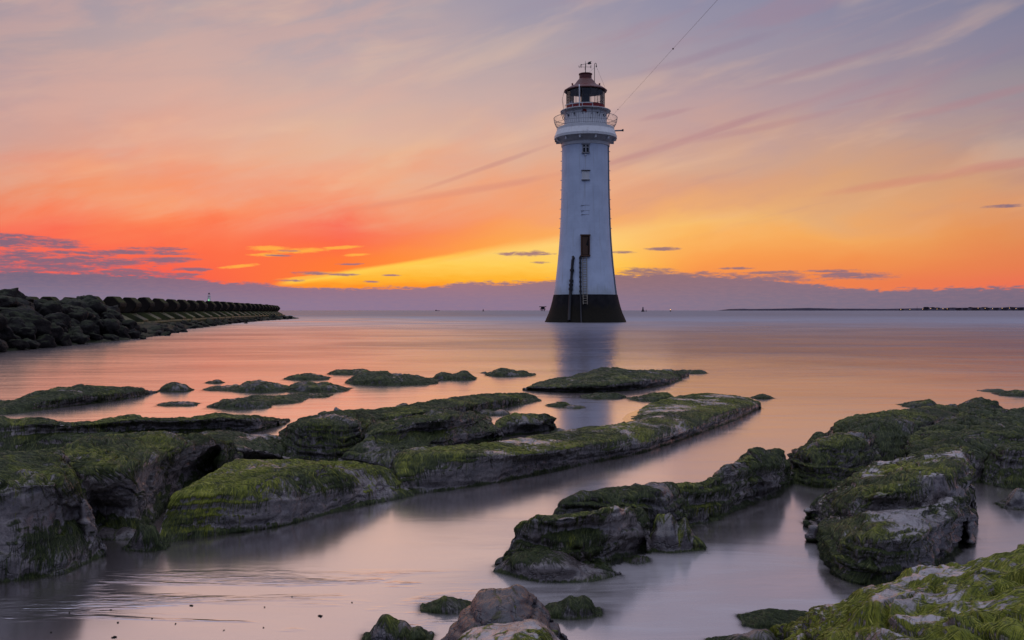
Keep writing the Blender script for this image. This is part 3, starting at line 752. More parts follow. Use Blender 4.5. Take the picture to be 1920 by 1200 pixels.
    def bank(px, f):
        a = np.array([np.interp(px, [w[0] for w in wl], [c[k] for c in A]) for k in (0, 1)])
        t = float(np.interp(px, [w[0] for w in wl], wt)); b = wall_p(t) + WOUT * 0.4
        return a + (b - a) * f
    special = {(0, 0): ('low flat boulder at the very edge of the water below the boulder pile', 'low')}
    for row, (f, zc, s0, step) in enumerate([(0.03, 0.12, 0.85, 34), (0.12, 0.38, 1.0, 36), (0.22, 0.62, 1.15, 38), (0.34, 0.84, 1.25, 40), (0.46, 1.02, 1.3, 42), (0.58, 1.2, 1.35, 40), (0.70, 1.34, 1.3, 40), (0.84, 1.42, 1.3, 38)]):
        px = -170 + row * 17.0
        lim = [286, 272, 262, 256, 246, 232, 214, 196][row]
        while px < lim:
            p = bank(px + rr.uniform(-8, 8), f + rr.uniform(-0.04, 0.04))
            s = s0 * rr.uniform(0.7, 1.3)
            k = 1.0 if px < 205 else max(0.5, 1.0 - 0.5 * (px - 205) / 80)
            put('boulder', protos[rr.integers(len(protos))], p, s * (0.6 + 0.4 * k), zc * k + rr.uniform(-0.12, 0.12), 'dark wet boulder in the heap piled against the near end of the breakwater', 'boulder', grp)
            cnt += 1; px += step * rr.uniform(0.75, 1.15)
    # the tall heap at the left edge of the picture
    for px, py, d, s in ((-6, 566, 27, 1.7), (30, 573, 28, 1.3), (-60, 560, 27, 2.0), (60, 580, 29, 1.4)):
        p = atd(px, py, d * KF); put('boulder', protos[rr.integers(len(protos))], p[:2], s, p[2], 'large boulder topping the heap, standing higher than the block row', 'boulder', grp)
    # smaller rubble between the apron and the water
    g2 = 'small rubble stones along the foot of the breakwater'
    for row, (f, zc, s0) in enumerate([(0.04, 0.0, 0.5), (0.2, 0.06, 0.65), (0.4, 0.14, 0.7), (0.62, 0.2, 0.75), (0.84, 0.28, 0.75)]):
        px = 284 + row * 5
        while px < 552:
            p = bank(px + rr.uniform(-4, 4), f + rr.uniform(-0.1, 0.1)); k = 1 - 0.2 * (px - 290) / 260
            put('rubble_stone', small[rr.integers(len(small))], p, s0 * rr.uniform(0.9, 1.9), zc * k + rr.uniform(-0.05, 0.05), 'low wet rubble stone below the green sloping toe of the breakwater', 'stone', g2, 0.8)
            px += rr.uniform(9, 20) * (1.0 if px < 420 else 0.6)
    for px, py, s, lab in ((311, 629, 0.62, 'dark angular stone standing alone in the water off the boulder pile'), (330, 624, 0.4, 'small stone awash beside the dark angular stone off the boulders'), (342, 622.5, 0.55, 'long low stone awash off the rubble foot of the breakwater'), (461, 606.5, 0.42, 'tiny pointed stone alone in the water off the far breakwater'),
                           (262, 633, 0.6, 'flat stone awash at the corner of the boulder pile'), (268, 636, 0.4, 'small flat stone on the water at the corner of the boulder pile')):
        p = at(px, py); put('stone', small[rr.integers(len(small))], p[:2], s, 0.02, lab, 'stone', None, 0.7)
    # beacon on the far end, seen over the wall
    d = 200.0; q = atd(392, 582, d); b = empty('beacon', (q[0], d, 0)); tag(b, 'small lattice beacon tower with green light behind the breakwater wall', 'beacon')
    zt = EYE + (HZ - 549.5) * d / F
    MB().tube([(0, 0, -1), (0, 0, 2.2)], [0.7, 0.5], 10).build('base', M['concrete'], b)
    ms = MB()
    for a in range(4):
        c, s = math.cos(a * math.pi / 2 + 0.6), math.sin(a * math.pi / 2 + 0.6)
        ms.tube([(0.30 * c, 0.32 * s, 2.2), (0.22 * c, 0.22 * s, zt - 0.5)], 0.06, 5)
    for z in np.linspace(2.4, zt - 0.6, 6): ms.tube([(0.3 * math.cos(w), 0.3 * math.sin(w), z) for w in np.linspace(0, 6.28, 9)], 0.05, 4)
    ms.build('mast', M['white'], b)
    MB().lathe([(0.01, zt - 0.3), (0.26, zt - 0.3), (0.26, zt - 0.2), (0.15, zt - 0.15), (0.15, zt), (0.01, zt + 0.1)], 12).build('topmark', M['black'], b)
    MB().lathe([(0.01, 3.45), (0.12, 3.55), (0.13, 3.68), (0.01, 3.8)], 12).build('light', M['green_lamp'], b)
build_breakwater()

# ------------------------------------------------------------------ far shore and shipping
def build_far():
    D = 6000.0; s = D / F
    prof = [(1386, 0), (1392, 1.5), (1398, 3.2), (1408, 3.6), (1420, 3.0), (1440, 3.3), (1470, 3.6), (1500, 4.0), (1528, 5.0), (1560, 4.4), (1590, 3.6), (1620, 3.8), (1660, 3.4), (1700, 3.2), (1735, 4.4), (1760, 4.2), (1800, 5.0), (1840, 5.6), (1880, 5.4), (1925, 6.2), (2000, 7.5), (2150, 9), (2300, 6)]
    xs = np.arange(1386, 2300, 1.0); hs = np.interp(xs, [p[0] for p in prof], [p[1] for p in prof])
    hs = hs + np.where(xs > 1392, 0.35 * fbm(np.stack([xs * 0.11, xs * 0, xs * 0 + 2], -1), 4), 0)
    V = []
    for dd, kz in ((-60, -0.3), (-20, 0.25), (0, 0.8), (150, 1.0), (500, 0.9), (900, -0.5)):
        for x, h in zip(xs, hs): V.append(((x - 960) / F * D, D + dd, max(h, 0) * s * kz if kz > 0 else -2.0))
    n = len(xs); idx = np.arange(6 * n).reshape(6, n)
    q = np.stack([idx[:-1, :-1], idx[:-1, 1:], idx[1:, 1:], idx[1:, :-1]], -1).reshape(-1, 4)
    tag(mesh_arrays('headland', V, q, M['headland']), kind='structure')
    gb = 'buildings far off along the headland'
    def hz(px): return float(np.interp(px, [p[0] for p in prof], [p[1] for p in prof]))
    for k, (px, w, h) in enumerate(((1830, 13, 3.6), (1736, 8, 2.2), (1797, 8, 1.7), (1810, 6, 1.4), (1850, 8, 1.4), (1868, 6, 1.8), (1884, 9, 1.3), (1900, 5, 2.0), (1914, 8, 1.4), (1775, 7, 1.2), (1690, 6, 1.0))):
        X = (px - 960) / F * (D - 30); b = empty('building', (X, D - 30, 0))
        tag(b, 'wide flat-roofed block standing tallest on the far headland' if k == 0 else 'tiny dark building among the lights on the far headland', 'building', None if k == 0 else gb)
        z0 = hz(px) * s * 0.3; z1 = hz(px) * s * 0.72 + h * s * 0.42
        MB().box((0, 0, (z0 + z1) / 2), (w * s, 20, z1 - z0)).build('wall', M['farwall'], b)
        rf = lambda u, v, hh: Vector((u, hh, z1 + v))
        MB().prism([(-w * s / 2 - 1, 0), (w * s / 2 + 1, 0), (w * s * 0.38, h * s * (0.1 if k == 0 else 0.45)), (-w * s * 0.38, h * s * (0.1 if k == 0 else 0.45))], -11, 11, rf).build('roof', M['farroof'], b)
    for px, w, h in ((1738, 12, 3.6), (1748, 9, 3.0), (1757, 12, 2.2), (1786, 16, 1.7), (1820, 9, 2.0), (1846, 14, 1.8), (1893, 20, 1.7)):
        X = (px - 960) / F * (D + 10); t = empty('tree', (X, D + 10, 0)); tag(t, 'dark round tree clump on the skyline of the far headland', 'tree', 'trees on the far headland')
        z = hz(px) * s
        MB().tube([(0, 0, z * 0.4), (0, 0, z + h * s * 0.4)], 1.5, 6).build('trunk', M['fartree'], t)
        me = lump_mesh('crown', px, M['fartree'], 3, rough=0.3); o = bpy.data.objects.new('crown', me); link(o, t)
        o.location = (0, 0, z + h * s * 0.3); o.scale = (w * s, 20, h * s)
    lm = bpy.data.meshes.new('lamp'); bm = bmesh.new(); bmesh.ops.create_icosphere(bm, subdivisions=1, radius=1.0); bm.to_mesh(lm); bm.free(); lm.materials.append(M['warm_lamp'])
    for px, py in ((1689, 580.3), (1706, 580), (1745, 578.6), (1757, 579.2), (1768, 578.4), (1776, 579), (1834, 577.6), (1847, 578), (1861, 578.6), (1879, 578), (1893, 577.6), (1905, 578.4), (1730, 579.6)):
        o = bpy.data.objects.new('shore_light', lm); COL.objects.link(o); p = atd(px, py, D - 80); o.location = p; o.scale = (1.6, 1.6, 1.6)
        tag(o, 'pinprick of warm light along the shore of the far headland', 'light', 'lights along the far headland')
    X, d = (1717 - 960) / F * D, D - 20
    MB().tube([(X, d, 0), (X, d, 8.5 * s)], [1.2, 0.5], 6).build('mast', M['farroof']); tag(bpy.data.objects['mast'] if 'mast' in bpy.data.objects and bpy.data.objects['mast'].parent is None else COL.objects[-1], None)
    o = COL.objects[-1]; o.name = 'radio_mast'; tag(o, 'hair thin radio mast standing on the far headland', 'mast')
    # two-deck platform left of the tower
    d = 1500.0; s = d / F; p = atd(1017.8, 582, d); b = empty('sea_platform', (p[0], d, 0)); tag(b, 'small dark two-deck platform on legs on the horizon left of the lighthouse', 'platform')
    for x in (-4, 0, 4):
        for y in (-3, 3): MB().tube([(x * 0.7, y, -2), (x * 0.6, y, 7.4)], 0.55, 6).build('leg', M['ship'], b)
    MB().box((0, 0, 3.6), (9.5, 8, 1.3)).build('deck', M['ship'], b); MB().box((0, 0, 7.3), (11.5, 9, 1.3)).build('deck', M['ship'], b); MB().box((0.3, 0, 5.4), (5.5, 5, 2.6)).build('cabin', M['farwall'], b)
    # buoys and boats on the horizon
    def buoy(px, d, h, lab, lampm=None):
        p = atd(px, 582, d); b = empty('buoy', (p[0], d, 0)); tag(b, lab, 'buoy')
        MB().lathe([(0.01, -0.5), (h * 0.38, -0.4), (h * 0.38, h * 0.25), (h * 0.22, h * 0.3), (h * 0.12, h * 0.85), (0.01, h * 0.9)], 10).build('float', M['ship'], b)
        MB().lathe([(0.01, h * 0.86), (h * 0.13, h * 0.9), (h * 0.13, h * 1.05), (0.01, h * 1.1)], 8).build('topmark', lampm or M['ship'], b)
    buoy(1205.5, 900, 4.3, 'dark cone-shaped buoy on the horizon just right of the lighthouse')
    buoy(1211.5, 1100, 2.0, 'tiny low buoy beside the dark cone-shaped buoy on the horizon')
    buoy(1257, 1100, 2.4, 'buoy showing a spark of amber light on the horizon', M['amber_lamp'])
    buoy(906, 1300, 3.2, 'tiny buoy on the horizon between the breakwater and the platform')
    p = atd(820, 582, 2500); b = empty('ship', (p[0], 2500, 0)); tag(b, 'faint low ship on the horizon to the right of the breakwater', 'ship')
    fr = lambda u, v, h: Vector((u, h, v)); MB().prism([(-6, -1), (6, -1), (7, 1.2), (-6, 1.2)], -2, 2, fr).build('hull', M['ship'], b); MB().box((-3.5, 0, 2.0), (3, 3, 1.8)).build('deckhouse', M['farwall'], b)
build_far()
# ------------------------------------------------------------------ shore rocks
def m_rock():
    m, g, out = new_mat('weedy_rock')
    al = g.attr('algae'); lush = g.attr('lush'); uv = g.attr('strand', 'Vector'); p = g.pos()
    str1 = g.noise(g.vscale(uv, (62.0, 3.6, 1.0)), 1.0, 5, 0.62, 0.35)
    str2 = g.noise(g.vscale(uv, (190.0, 8.0, 1.0), (3, 5, 0)), 1.0, 3, 0.6, 0.25)
    pat = g.noise(p, 5.5, 6, 0.62, 0.3); fine = g.noise(p, 42.0, 5, 0.65)
    big = g.noise(p, 1.7, 4, 0.55)
    a = g.add(al, g.add(g.mul(g.sub(str1, 0.5), 0.8), g.add(g.mul(g.sub(pat, 0.5), 1.2), g.mul(g.sub(fine, 0.5), 0.35))))
    mask = g.step(a, 0.36, 0.62)
    # bare sandstone: purplish grey with paler worn patches and thin dark cracks
    layer = g.noise(g.vscale(p, (2.0, 2.0, 26.0)), 1.0, 4, 0.6, 0.4)
    rc = g.ramp(g.add(g.mul(pat, 0.6), g.mul(fine, 0.4)), [(0.30, srgb(52, 46, 47)), (0.46, srgb(98, 89, 89)), (0.60, srgb(138, 127, 124)), (0.75, srgb(172, 161, 156))])
    rc = g.mix(g.mul(g.step(layer, 0.50, 0.66), 0.62), rc, srgb(50, 42, 42))
    rc = g.mix(g.mul(g.step(big, 0.45, 0.7), 0.18), rc, srgb(112, 94, 86))
    rc = g.mix(g.mul(g.attr('worn'), g.step(pat, 0.3, 0.55)), rc, g.mix(fine, srgb(128, 120, 124), srgb(182, 174, 172)))  # worn bare tops: upward faces lightened, wet sheen put into the colour
    rc = g.mix(g.attr('tone'), rc, srgb(50, 46, 52))  # slate tone of dark rocks, and shade painted into the shaded ones
    scale_h = g.step(g.add(lush, g.mul(g.sub(pat, 0.5), 0.7)), 0.25, 0.9)
    wc = g.ramp(g.add(g.mul(str2, 0.55), g.mul(str1, 0.45)), [(0.34, srgb(20, 24, 14)), (0.46, srgb(40, 48, 24)), (0.58, srgb(66, 74, 38)), (0.72, srgb(110, 112, 68))])
    yc = g.ramp(g.add(g.mul(str2, 0.55), g.mul(str1, 0.45)), [(0.34, srgb(38, 44, 12)), (0.46, srgb(86, 94, 20)), (0.58, srgb(130, 132, 36)), (0.72, srgb(172, 164, 82))])
    wcol = g.mix(scale_h, wc, yc)
    black = g.mul(g.step(g.noise(p, 9.0, 5, 0.7, 0.6), 0.60, 0.68), 0.75)      # tufts of dark wrack
    wcol = g.mix(black, wcol, srgb(24, 20, 20))
    col = g.mix(mask, rc, wcol)
    rough = g.mix(mask, g.step(fine, 0.3, 0.7, 0.2, 0.42), g.step(str2, 0.3, 0.7, 0.38, 0.62))
    cr = g.node('ShaderNodeTexVoronoi'); cr.feature = 'DISTANCE_TO_EDGE'; cr.inputs['Scale'].default_value = 3.2
    g.put(cr.inputs['Vector'], g.add_vec(p, g.noise(p, 6.0, 4, 0.6, 0, True), 0.35))
    crack = g.step(cr.outputs['Distance'], 0.0, 0.03)
    h = g.add(g.mul(mask, g.add(g.mul(str1, 0.8), g.mul(str2, 0.55))), g.add(g.mul(fine, 0.5), g.mul(g.mul(crack, g.sub(1.0, mask)), 0.35)))
    principled(g, out, col, rough, 0, g.bump(h, 0.9, 0.018), g.sub(0.65, g.mul(mask, 0.4)), Coat_Weight=g.mul(g.mul(g.sub(1.0, mask), 0.32), g.sub(1.0, g.mul(g.attr('tone'), 0.85))), Coat_Roughness=0.22)
    return m
def add_vec(s, a, b, k):
    n = s.node('ShaderNodeVectorMath', operation='MULTIPLY_ADD'); s.put(n.inputs[0], b); n.inputs[1].default_value = (k, k, k); s.put(n.inputs[2], a)
    return n.outputs[0]
G.add_vec = add_vec
M['rock'] = m_rock()
def m_strand():
    m, g, out = new_mat('hair_weed'); hi = g.node('ShaderNodeHairInfo')
    t = g.attr('tint')
    r = hi.outputs['Random']; p = g.noise(g.pos(), 6.0, 4, 0.6)
    a = g.ramp(r, [(0.0, srgb(24, 30, 14)), (0.45, srgb(40, 50, 24)), (0.8, srgb(62, 72, 36)), (1.0, srgb(104, 108, 70))])
    b = g.ramp(r, [(0.0, srgb(46, 54, 12)), (0.45, srgb(92, 100, 20)), (0.8, srgb(136, 140, 38)), (1.0, srgb(186, 178, 92))])
    c = g.mix(g.step(g.add(t, g.mul(g.sub(p, 0.5), 0.9)), 0.25, 0.9), a, b)
    principled(g, out, c, 0.5, 0, None, 0.25); return m
M['strand'] = m_strand()

def crom(P, m):
    """Catmull-Rom along axis 0 to m samples (uniform), last axes carried"""
    n = len(P); x = np.linspace(0, n - 1, m); i = np.clip(np.floor(x).astype(int), 0, n - 2); f = (x - i)
    sh = (m,) + (1,) * (P.ndim - 1); f = f.reshape(sh)
    p0 = P[np.clip(i - 1, 0, n - 1)]; p1 = P[i]; p2 = P[i + 1]; p3 = P[np.clip(i + 2, 0, n - 1)]
    e0 = (i == 0).reshape(sh); e3 = (i == n - 2).reshape(sh)
    p0 = np.where(e0, 2 * p1 - p2, p0); p3 = np.where(e3, 2 * p2 - p1, p3)
    k = 0.42
    m1 = k * (p2 - p0); m2 = k * (p3 - p1); f2 = f * f; f3 = f2 * f
    return (2 * f3 - 3 * f2 + 1) * p1 + (f3 - 2 * f2 + f) * m1 + (-2 * f3 + 3 * f2) * p2 + (f3 - f2) * m2
def resample(P, m):
    """even arc length resample of a smooth polyline net along axis 0 (mean length over axis 1)"""
    Q = crom(P, 400); L = np.linalg.norm(np.diff(Q, axis=0), axis=2).mean(axis=1); s = np.concatenate([[0], np.cumsum(L)])
    x = np.linspace(0, s[-1], m); out = np.empty((m,) + P.shape[1:])
    j = np.clip(np.searchsorted(s, x) - 1, 0, len(s) - 2); f = ((x - s[j]) / np.maximum(s[j + 1] - s[j], 1e-9)).reshape(-1, 1, 1)
    return Q[j] * (1 - f) + Q[j + 1] * f, s[-1]
def grid_normals(V):
    du = np.gradient(V, axis=0); dv = np.gradient(V, axis=1)
    n = np.cross(du, dv); n /= np.maximum(np.linalg.norm(n, axis=2, keepdims=True), 1e-9)
    return n
ROCKS = []
def rock(name, label, rows, cat='rock', algae=0.0, lush=0.3, lumpy=1.0, strata=1.0, hair=0, group=None, back=0.25, skirt=None, seed=None, hlen=0.09, res=1.0, tops=0.0, ends=0.18, dark=0.0, wig=0.15, thin=1.0):
    """a worn rock lofted through rows of (photo px, py, height): first row is the front waterline, last the back crest"""
    seed = len(ROCKS) if seed is None else seed
    W = np.array([[at(*p) for p in r] for r in rows])            # rows x cols x 3
    dist = float(np.median(W[..., 1]))
    skirt = max(0.10, 0.020 * dist) if skirt is None else skirt
    # skirt under the water in front, slope down behind
    f = W[0].copy(); f[:, 1] -= skirt; f[:, 2] = -0.10
    f2 = W[0].copy(); f2[:, 1] -= skirt * 2.2; f2[:, 2] = -0.3
    b1 = W[-1].copy(); b1[:, 1] += back * 0.6; b1[:, 2] *= 0.72
    b2 = W[-1].copy(); b2[:, 1] += back * 1.5; b2[:, 2] = np.minimum(0.0, b2[:, 2]) - 0.02
    b3 = b2.copy(); b3[:, 1] += back * 0.7; b3[:, 2] = -0.3
    N = np.concatenate([f2[None], f[None], W, b1[None], b2[None], b3[None]])
    # close the two ends
    c = N.mean(axis=1, keepdims=True)
    def endcol(e, k, z):
        q = e.copy(); d = (e - c[:, 0]); d[:, 2] = 0; ln = np.linalg.norm(d, axis=1, keepdims=True)
        q += d / np.maximum(ln, 1e-6) * k; q[:, 2] = np.minimum(q[:, 2] * z - (0.25 if z == 0 else 0.02), q[:, 2]); return q
    eL1 = endcol(N[:, 0], 0.025, 0.6); eL2 = endcol(N[:, 0], 0.07, 0.0)
    eR1 = endcol(N[:, -1], 0.025, 0.6); eR2 = endcol(N[:, -1], 0.07, 0.0)
    N = np.concatenate([eL2[:, None], eL1[:, None], N, eR1[:, None], eR2[:, None]], axis=1)
    pix = dist / F * 1920 / 1024
    sp = max(0.006, pix * 1.1) / res
    A, lt = resample(N, 60); B, ls = resample(A.transpose(1, 0, 2), 60)
    nt = int(np.clip(lt / sp, 40, 300)); ns = int(np.clip(ls / sp, 50, 460))
    V = resample(N, nt)[0]; V, ls = resample(V.transpose(1, 0, 2), ns); V = V.transpose(1, 0, 2).copy()   # nt x ns x 3
    n = grid_normals(V)
    if n[nt // 2, ns // 2, 2] < 0: n = -n
    off = seed * 13.7
    hgt = V[..., 2]
    send = np.minimum(np.linspace(0, 1, ns), np.linspace(1, 0, ns)) * ls
    calm = (0.25 + 0.75 * sstep(send, 0.04, 0.22))[None]
    up = sstep(hgt, -0.12, 0.04) * calm                              # leave the drowned skirt and the ends smooth
    P = V + off
    sc_ = min(1.0, 0.35 + 0.8 * float(np.max(hgt)))
    kz = max(0.45, min(1.0, dist / 6.0))
    d = 0.040 * lumpy * sc_ * fbm(P * 4.2, 4) + 0.011 * lumpy * sc_ * fbm(P * 11.0 + 5, 4)
    rid = 1 - np.abs(fbm(P * 3.0 + 40, 3)); d = d - 0.030 * lumpy * sc_ * sstep(rid, 0.86, 1.0)            # joints
    V = V + n * (d * up)[..., None]
    n = grid_normals(V); n = n * np.sign(n[nt // 2, ns // 2, 2])
    # bedding: tilted layers cut grooves into the steep faces
    lay = V[..., 2] + 0.06 * V[..., 0] - 0.03 * V[..., 1] + 0.03 * fbm(P * 2.5 + 9, 3)
    g1 = fbm(np.stack([lay * 0 + seed, lay * 0, lay * 22.0], -1), 3); steep = sstep(1 - np.abs(n[..., 2]), 0.15, 0.6)
    V = V + n * (0.016 * strata * np.clip(g1, -0.8, 0.8) * (0.25 + 0.75 * steep) * up)[..., None]
    fq = 11.0 / max(0.5, min(1.6, 3 * float(np.max(hgt)))) ; tt = (lay + 0.02 * fbm(P * 1.2 + 61, 2)) * fq; tt = tt - np.floor(tt)
    led = np.where(tt < 0.8, tt / 0.8, (1 - tt) / 0.2) ** 1.3                                  # overhanging lips between beds
    V = V + n * (0.030 * strata * sc_ * (led - 0.5) * sstep(fbm(P * 1.5 + 77, 2), -0.35, 0.2) * (0.12 + 0.88 * steep) * up)[..., None]
    V = V + n * (0.0032 * fbm(P * 34.0, 3) * up)[..., None]
    # strand coordinates: metres along the rock, metres down the slope
    u = np.concatenate([np.zeros((nt, 1)), np.cumsum(np.linalg.norm(np.diff(V, axis=1), axis=2), axis=1)], axis=1)
    v = np.concatenate([np.zeros((1, ns)), np.cumsum(np.linalg.norm(np.diff(V, axis=0), axis=2), axis=0)], axis=0)
    u = u.mean(axis=0)[None] + 0 * v
    warp = 0.06 * fbm(V * 3.0 + off + 70, 3); uw = u + warp + 0.25 * v * fbm(V * 1.1 + 31 + off, 2)
    S = np.stack([uw, v, 0 * u + seed], -1)
    n = grid_normals(V); n = n * np.sign(n[nt // 2, ns // 2, 2])
    str_ = perlin(np.stack([uw * 34.0, v * 3.0, 0 * u + seed], -1)) + 0.6 * perlin(np.stack([uw * 80.0, v * 5.0, 0 * u + seed + 9], -1))
    al = 0.46 + algae + 0.66 * (sstep(n[..., 2], -0.05, 0.9) - 0.62) + 0.46 * fbm(P * 2.6 + 90, 4) + 0.17 * str_
    al = al - 0.25 * tops * sstep(n[..., 2], 0.8, 0.97) * sstep(fbm(P * 1.8 + 55, 3), -0.25, 0.25)
    al = al + ends * (1 - calm) / 0.75
    low = sstep(V[..., 2], 0.05, -0.01); al = al * (1 - low) + low * np.maximum(al, 0.62)
    mask = sstep(al, 0.4, 0.62)
    V = V + n * ((0.0055 * str_ * mask + 0.004 * mask) * up * kz)[..., None]
    lu = lush + 0.5 * (sstep(n[..., 2], 0.45, 0.95) - 0.5) + 0.35 * fbm(P * 2.0 + 20, 3) - 0.9 * low
    idx = np.arange(nt * ns).reshape(nt, ns)
    q = np.stack([idx[:-1, :-1], idx[:-1, 1:], idx[1:, 1:], idx[1:, :-1]], -1).reshape(-1, 4)
    base = np.array([V[..., 0].mean(), V[..., 1].mean(), 0.0])
    o = mesh_arrays(name, V.reshape(-1, 3), q, M['rock'], loc=base)
    me = o.data; fattr(me, 'algae', al); fattr(me, 'lush', lu); fattr(me, 'tone', np.full(al.shape, dark)); fattr(me, 'worn', np.clip(tops, 0, 1) * sstep(n[..., 2], 0.55, 0.9)); vattr(me, 'strand', S)
    tag(o, label, cat, group)
    ROCKS.append((V.reshape(-1, 3), q))
    if hair: add_hair(o, V, n, np.clip(mask, 0, 1), lu * 0.8 + 0.45 * str_, hair, hlen, pix * thin, seed, base, wig)
    return o
def add_hair(o, V, n, mask, lu, count, hlen, pix, seed, base, wg=0.15):
    """threads of weed combed down the slope"""
    r = np.random.default_rng(100 + seed); nt, ns = mask.shape; count = int(count * 0.6)
    w = (mask * (V[..., 2] > 0.0) * (n[..., 2] > -0.3)); w[:2] = 0; w[-2:] = 0; w[:, :2] = 0; w[:, -2:] = 0
    # hidden back side carries none
    w[int(nt * 0.86):] = 0
    area = np.linalg.norm(np.cross(np.gradient(V, axis=0), np.gradient(V, axis=1)), axis=2); w = w * area
    pr = w.ravel() / w.sum(); k = r.choice(nt * ns, size=count, p=pr)
    i = k // ns + r.uniform(-.5, .5, count); j = k % ns + r.uniform(-.5, .5, count)
    du = np.gradient(V, axis=0); dv = np.gradient(V, axis=1)
    gi = np.einsum('ijk,ijk->ij', du, du) + 1e-12; gj = np.einsum('ijk,ijk->ij', dv, dv) + 1e-12
    ci = -du[..., 2] / gi; cj = -dv[..., 2] / gj
    # flat tops: comb towards the front, with slow swirls
    sw = fbm(V * 1.6 + seed * 3.1, 3); flat = sstep(n[..., 2], 0.8, 0.99)
    ci = ci - flat * 0.35 / np.sqrt(gi) * np.cos(sw * 2.6); cj = cj + flat * 0.6 / np.sqrt(gj) * np.sin(sw * 3.6 + 0.9)
    NP = 6; ln = hlen * r.uniform(0.45, 1.4, count); st = ln / (NP - 1)
    pts = np.empty((count, NP, 3)); wig = r.normal(0, wg, count)
    def samp(A, i, j):
        i = np.clip(i, 0, nt - 1.001); j = np.clip(j, 0, ns - 1.001); a = i.astype(int); b = j.astype(int); fi = (i - a)[:, None]; fj = (j - b)[:, None]
        return A[a, b] * (1 - fi) * (1 - fj) + A[a + 1, b] * fi * (1 - fj) + A[a, b + 1] * (1 - fi) * fj + A[a + 1, b + 1] * fi * fj
    C = np.stack([ci, cj], -1); MET = np.stack([np.sqrt(gi), np.sqrt(gj)], -1)
    lift = r.uniform(0.2, 1.0, count) * min(0.004, 0.0008 + pix * 0.22)
    tint = samp(lu[..., None], i, j)[:, 0]
    for s in range(NP):
        pts[:, s] = samp(V, i, j) + samp(n, i, j) * (lift * (0.15 + math.sin(math.pi * s / (NP - 1)) + 0.35 * s / NP))[:, None]
        c = samp(C, i, j); m = samp(MET, i, j); c = c + np.stack([0 * wig, wig / m[:, 1]], -1) * 0.6
        spd = np.sqrt((c[:, 0] * m[:, 0]) ** 2 + (c[:, 1] * m[:, 1]) ** 2) + 1e-9
        i = i + c[:, 0] / spd * st; j = j + c[:, 1] / spd * st
    pts -= base
    hc = bpy.data.hair_curves.new('hair_weed'); hc.add_curves([NP] * count)
    hc.attributes['position'].data.foreach_set('vector', pts.astype(np.float32).ravel())
    ra = hc.attributes.new('radius', 'FLOAT', 'POINT') if 'radius' not in hc.attributes else hc.attributes['radius']
    rad = max(0.0006, pix * 0.15)
    ra.data.foreach_set('value', (np.repeat((rad * r.uniform(0.6, 1.3, count))[:, None], NP, 1) * np.array([0.8, 1, 1, 0.9, 0.7, 0.35])).astype(np.float32).ravel())
    ta = hc.attributes.new('tint', 'FLOAT', 'CURVE'); ta.data.foreach_set('value', tint.astype(np.float32))
    hc.materials.append(M['strand'])
    h = bpy.data.objects.new('hair_weed', hc); link(h, o); h['kind'] = 'stuff'
def low_rock(name, label, l, rgt, yw, yt, hair=0, algae=0.1, lush=0.1, cat='rock', group=None, prof=None, lumpy=1.0, **kw):
    """a small rock given by its outline in the photo: left, right, waterline row and top row"""
    n = 9; xs = np.linspace(l, rgt, n); rr = np.random.default_rng(int(l * 7 + yw))
    prof = prof or [[0.08, 0.40, 0.66, 0.88, 1.0, 0.92, 0.78, 0.5, 0.1], [0.08, 0.62, 0.86, 1.0, 0.84, 0.72, 0.6, 0.36, 0.06], [0.05, 0.26, 0.42, 0.62, 0.74, 0.9, 1.0, 0.72, 0.1], [0.1, 0.7, 0.95, 0.82, 0.74, 0.88, 1.0, 0.8, 0.15]][rr.integers(4)]
    prof = [max(0.04, min(1.0, p + rr.uniform(-0.14, 0.14))) if 0 < i < n - 1 else p for i, p in enumerate(prof)]
    D0 = EYE * F / (yw - HZ); wd = (rgt - l) / F * D0; dep = min(max(wd * 0.8, 0.14), 2.6) if D0 > 8 else min(max(wd * 0.55, 0.12), 1.2)
    Dt = D0 + dep * (0.75 if D0 > 8 else 0.55); H = max(0.02, EYE - (yt - HZ) * Dt / F) * (0.80 if D0 > 8 else 1.0)
    tilt = rr.uniform(-0.3, 0.3)
    rows = []
    for f, h in ((0.0, 0.0), (0.08, 0.5), (0.40, 0.86), (0.78, 1.0)):
        row = []
        for k, (x, p) in enumerate(zip(xs, prof)):
            e = 1 - abs(2 * k / (n - 1) - 1); y0 = D0 + dep * 0.32 * (1 - e ** 0.6)
            D = y0 + f * dep * (0.35 + 0.65 * e ** 0.5); z = H * p * h
            row.append((960 + (x - 960) * (1 if f == 0 else 1) , HZ + (EYE - z) * F / D, z))
        rows.append(row)
    return rock(name, label, rows, cat, algae, lush, lumpy * min(1.6, max(0.5, 2.2 * wd)) * (0.7 if D0 < 7.5 else 1.0), 0.9 * min(1.0, wd), hair, group, dark=0.75 if D0 > 7 else 0.5, back=dep * 0.35, skirt=max(0.05, min(0.022 * D0, dep * 0.5)), **kw)

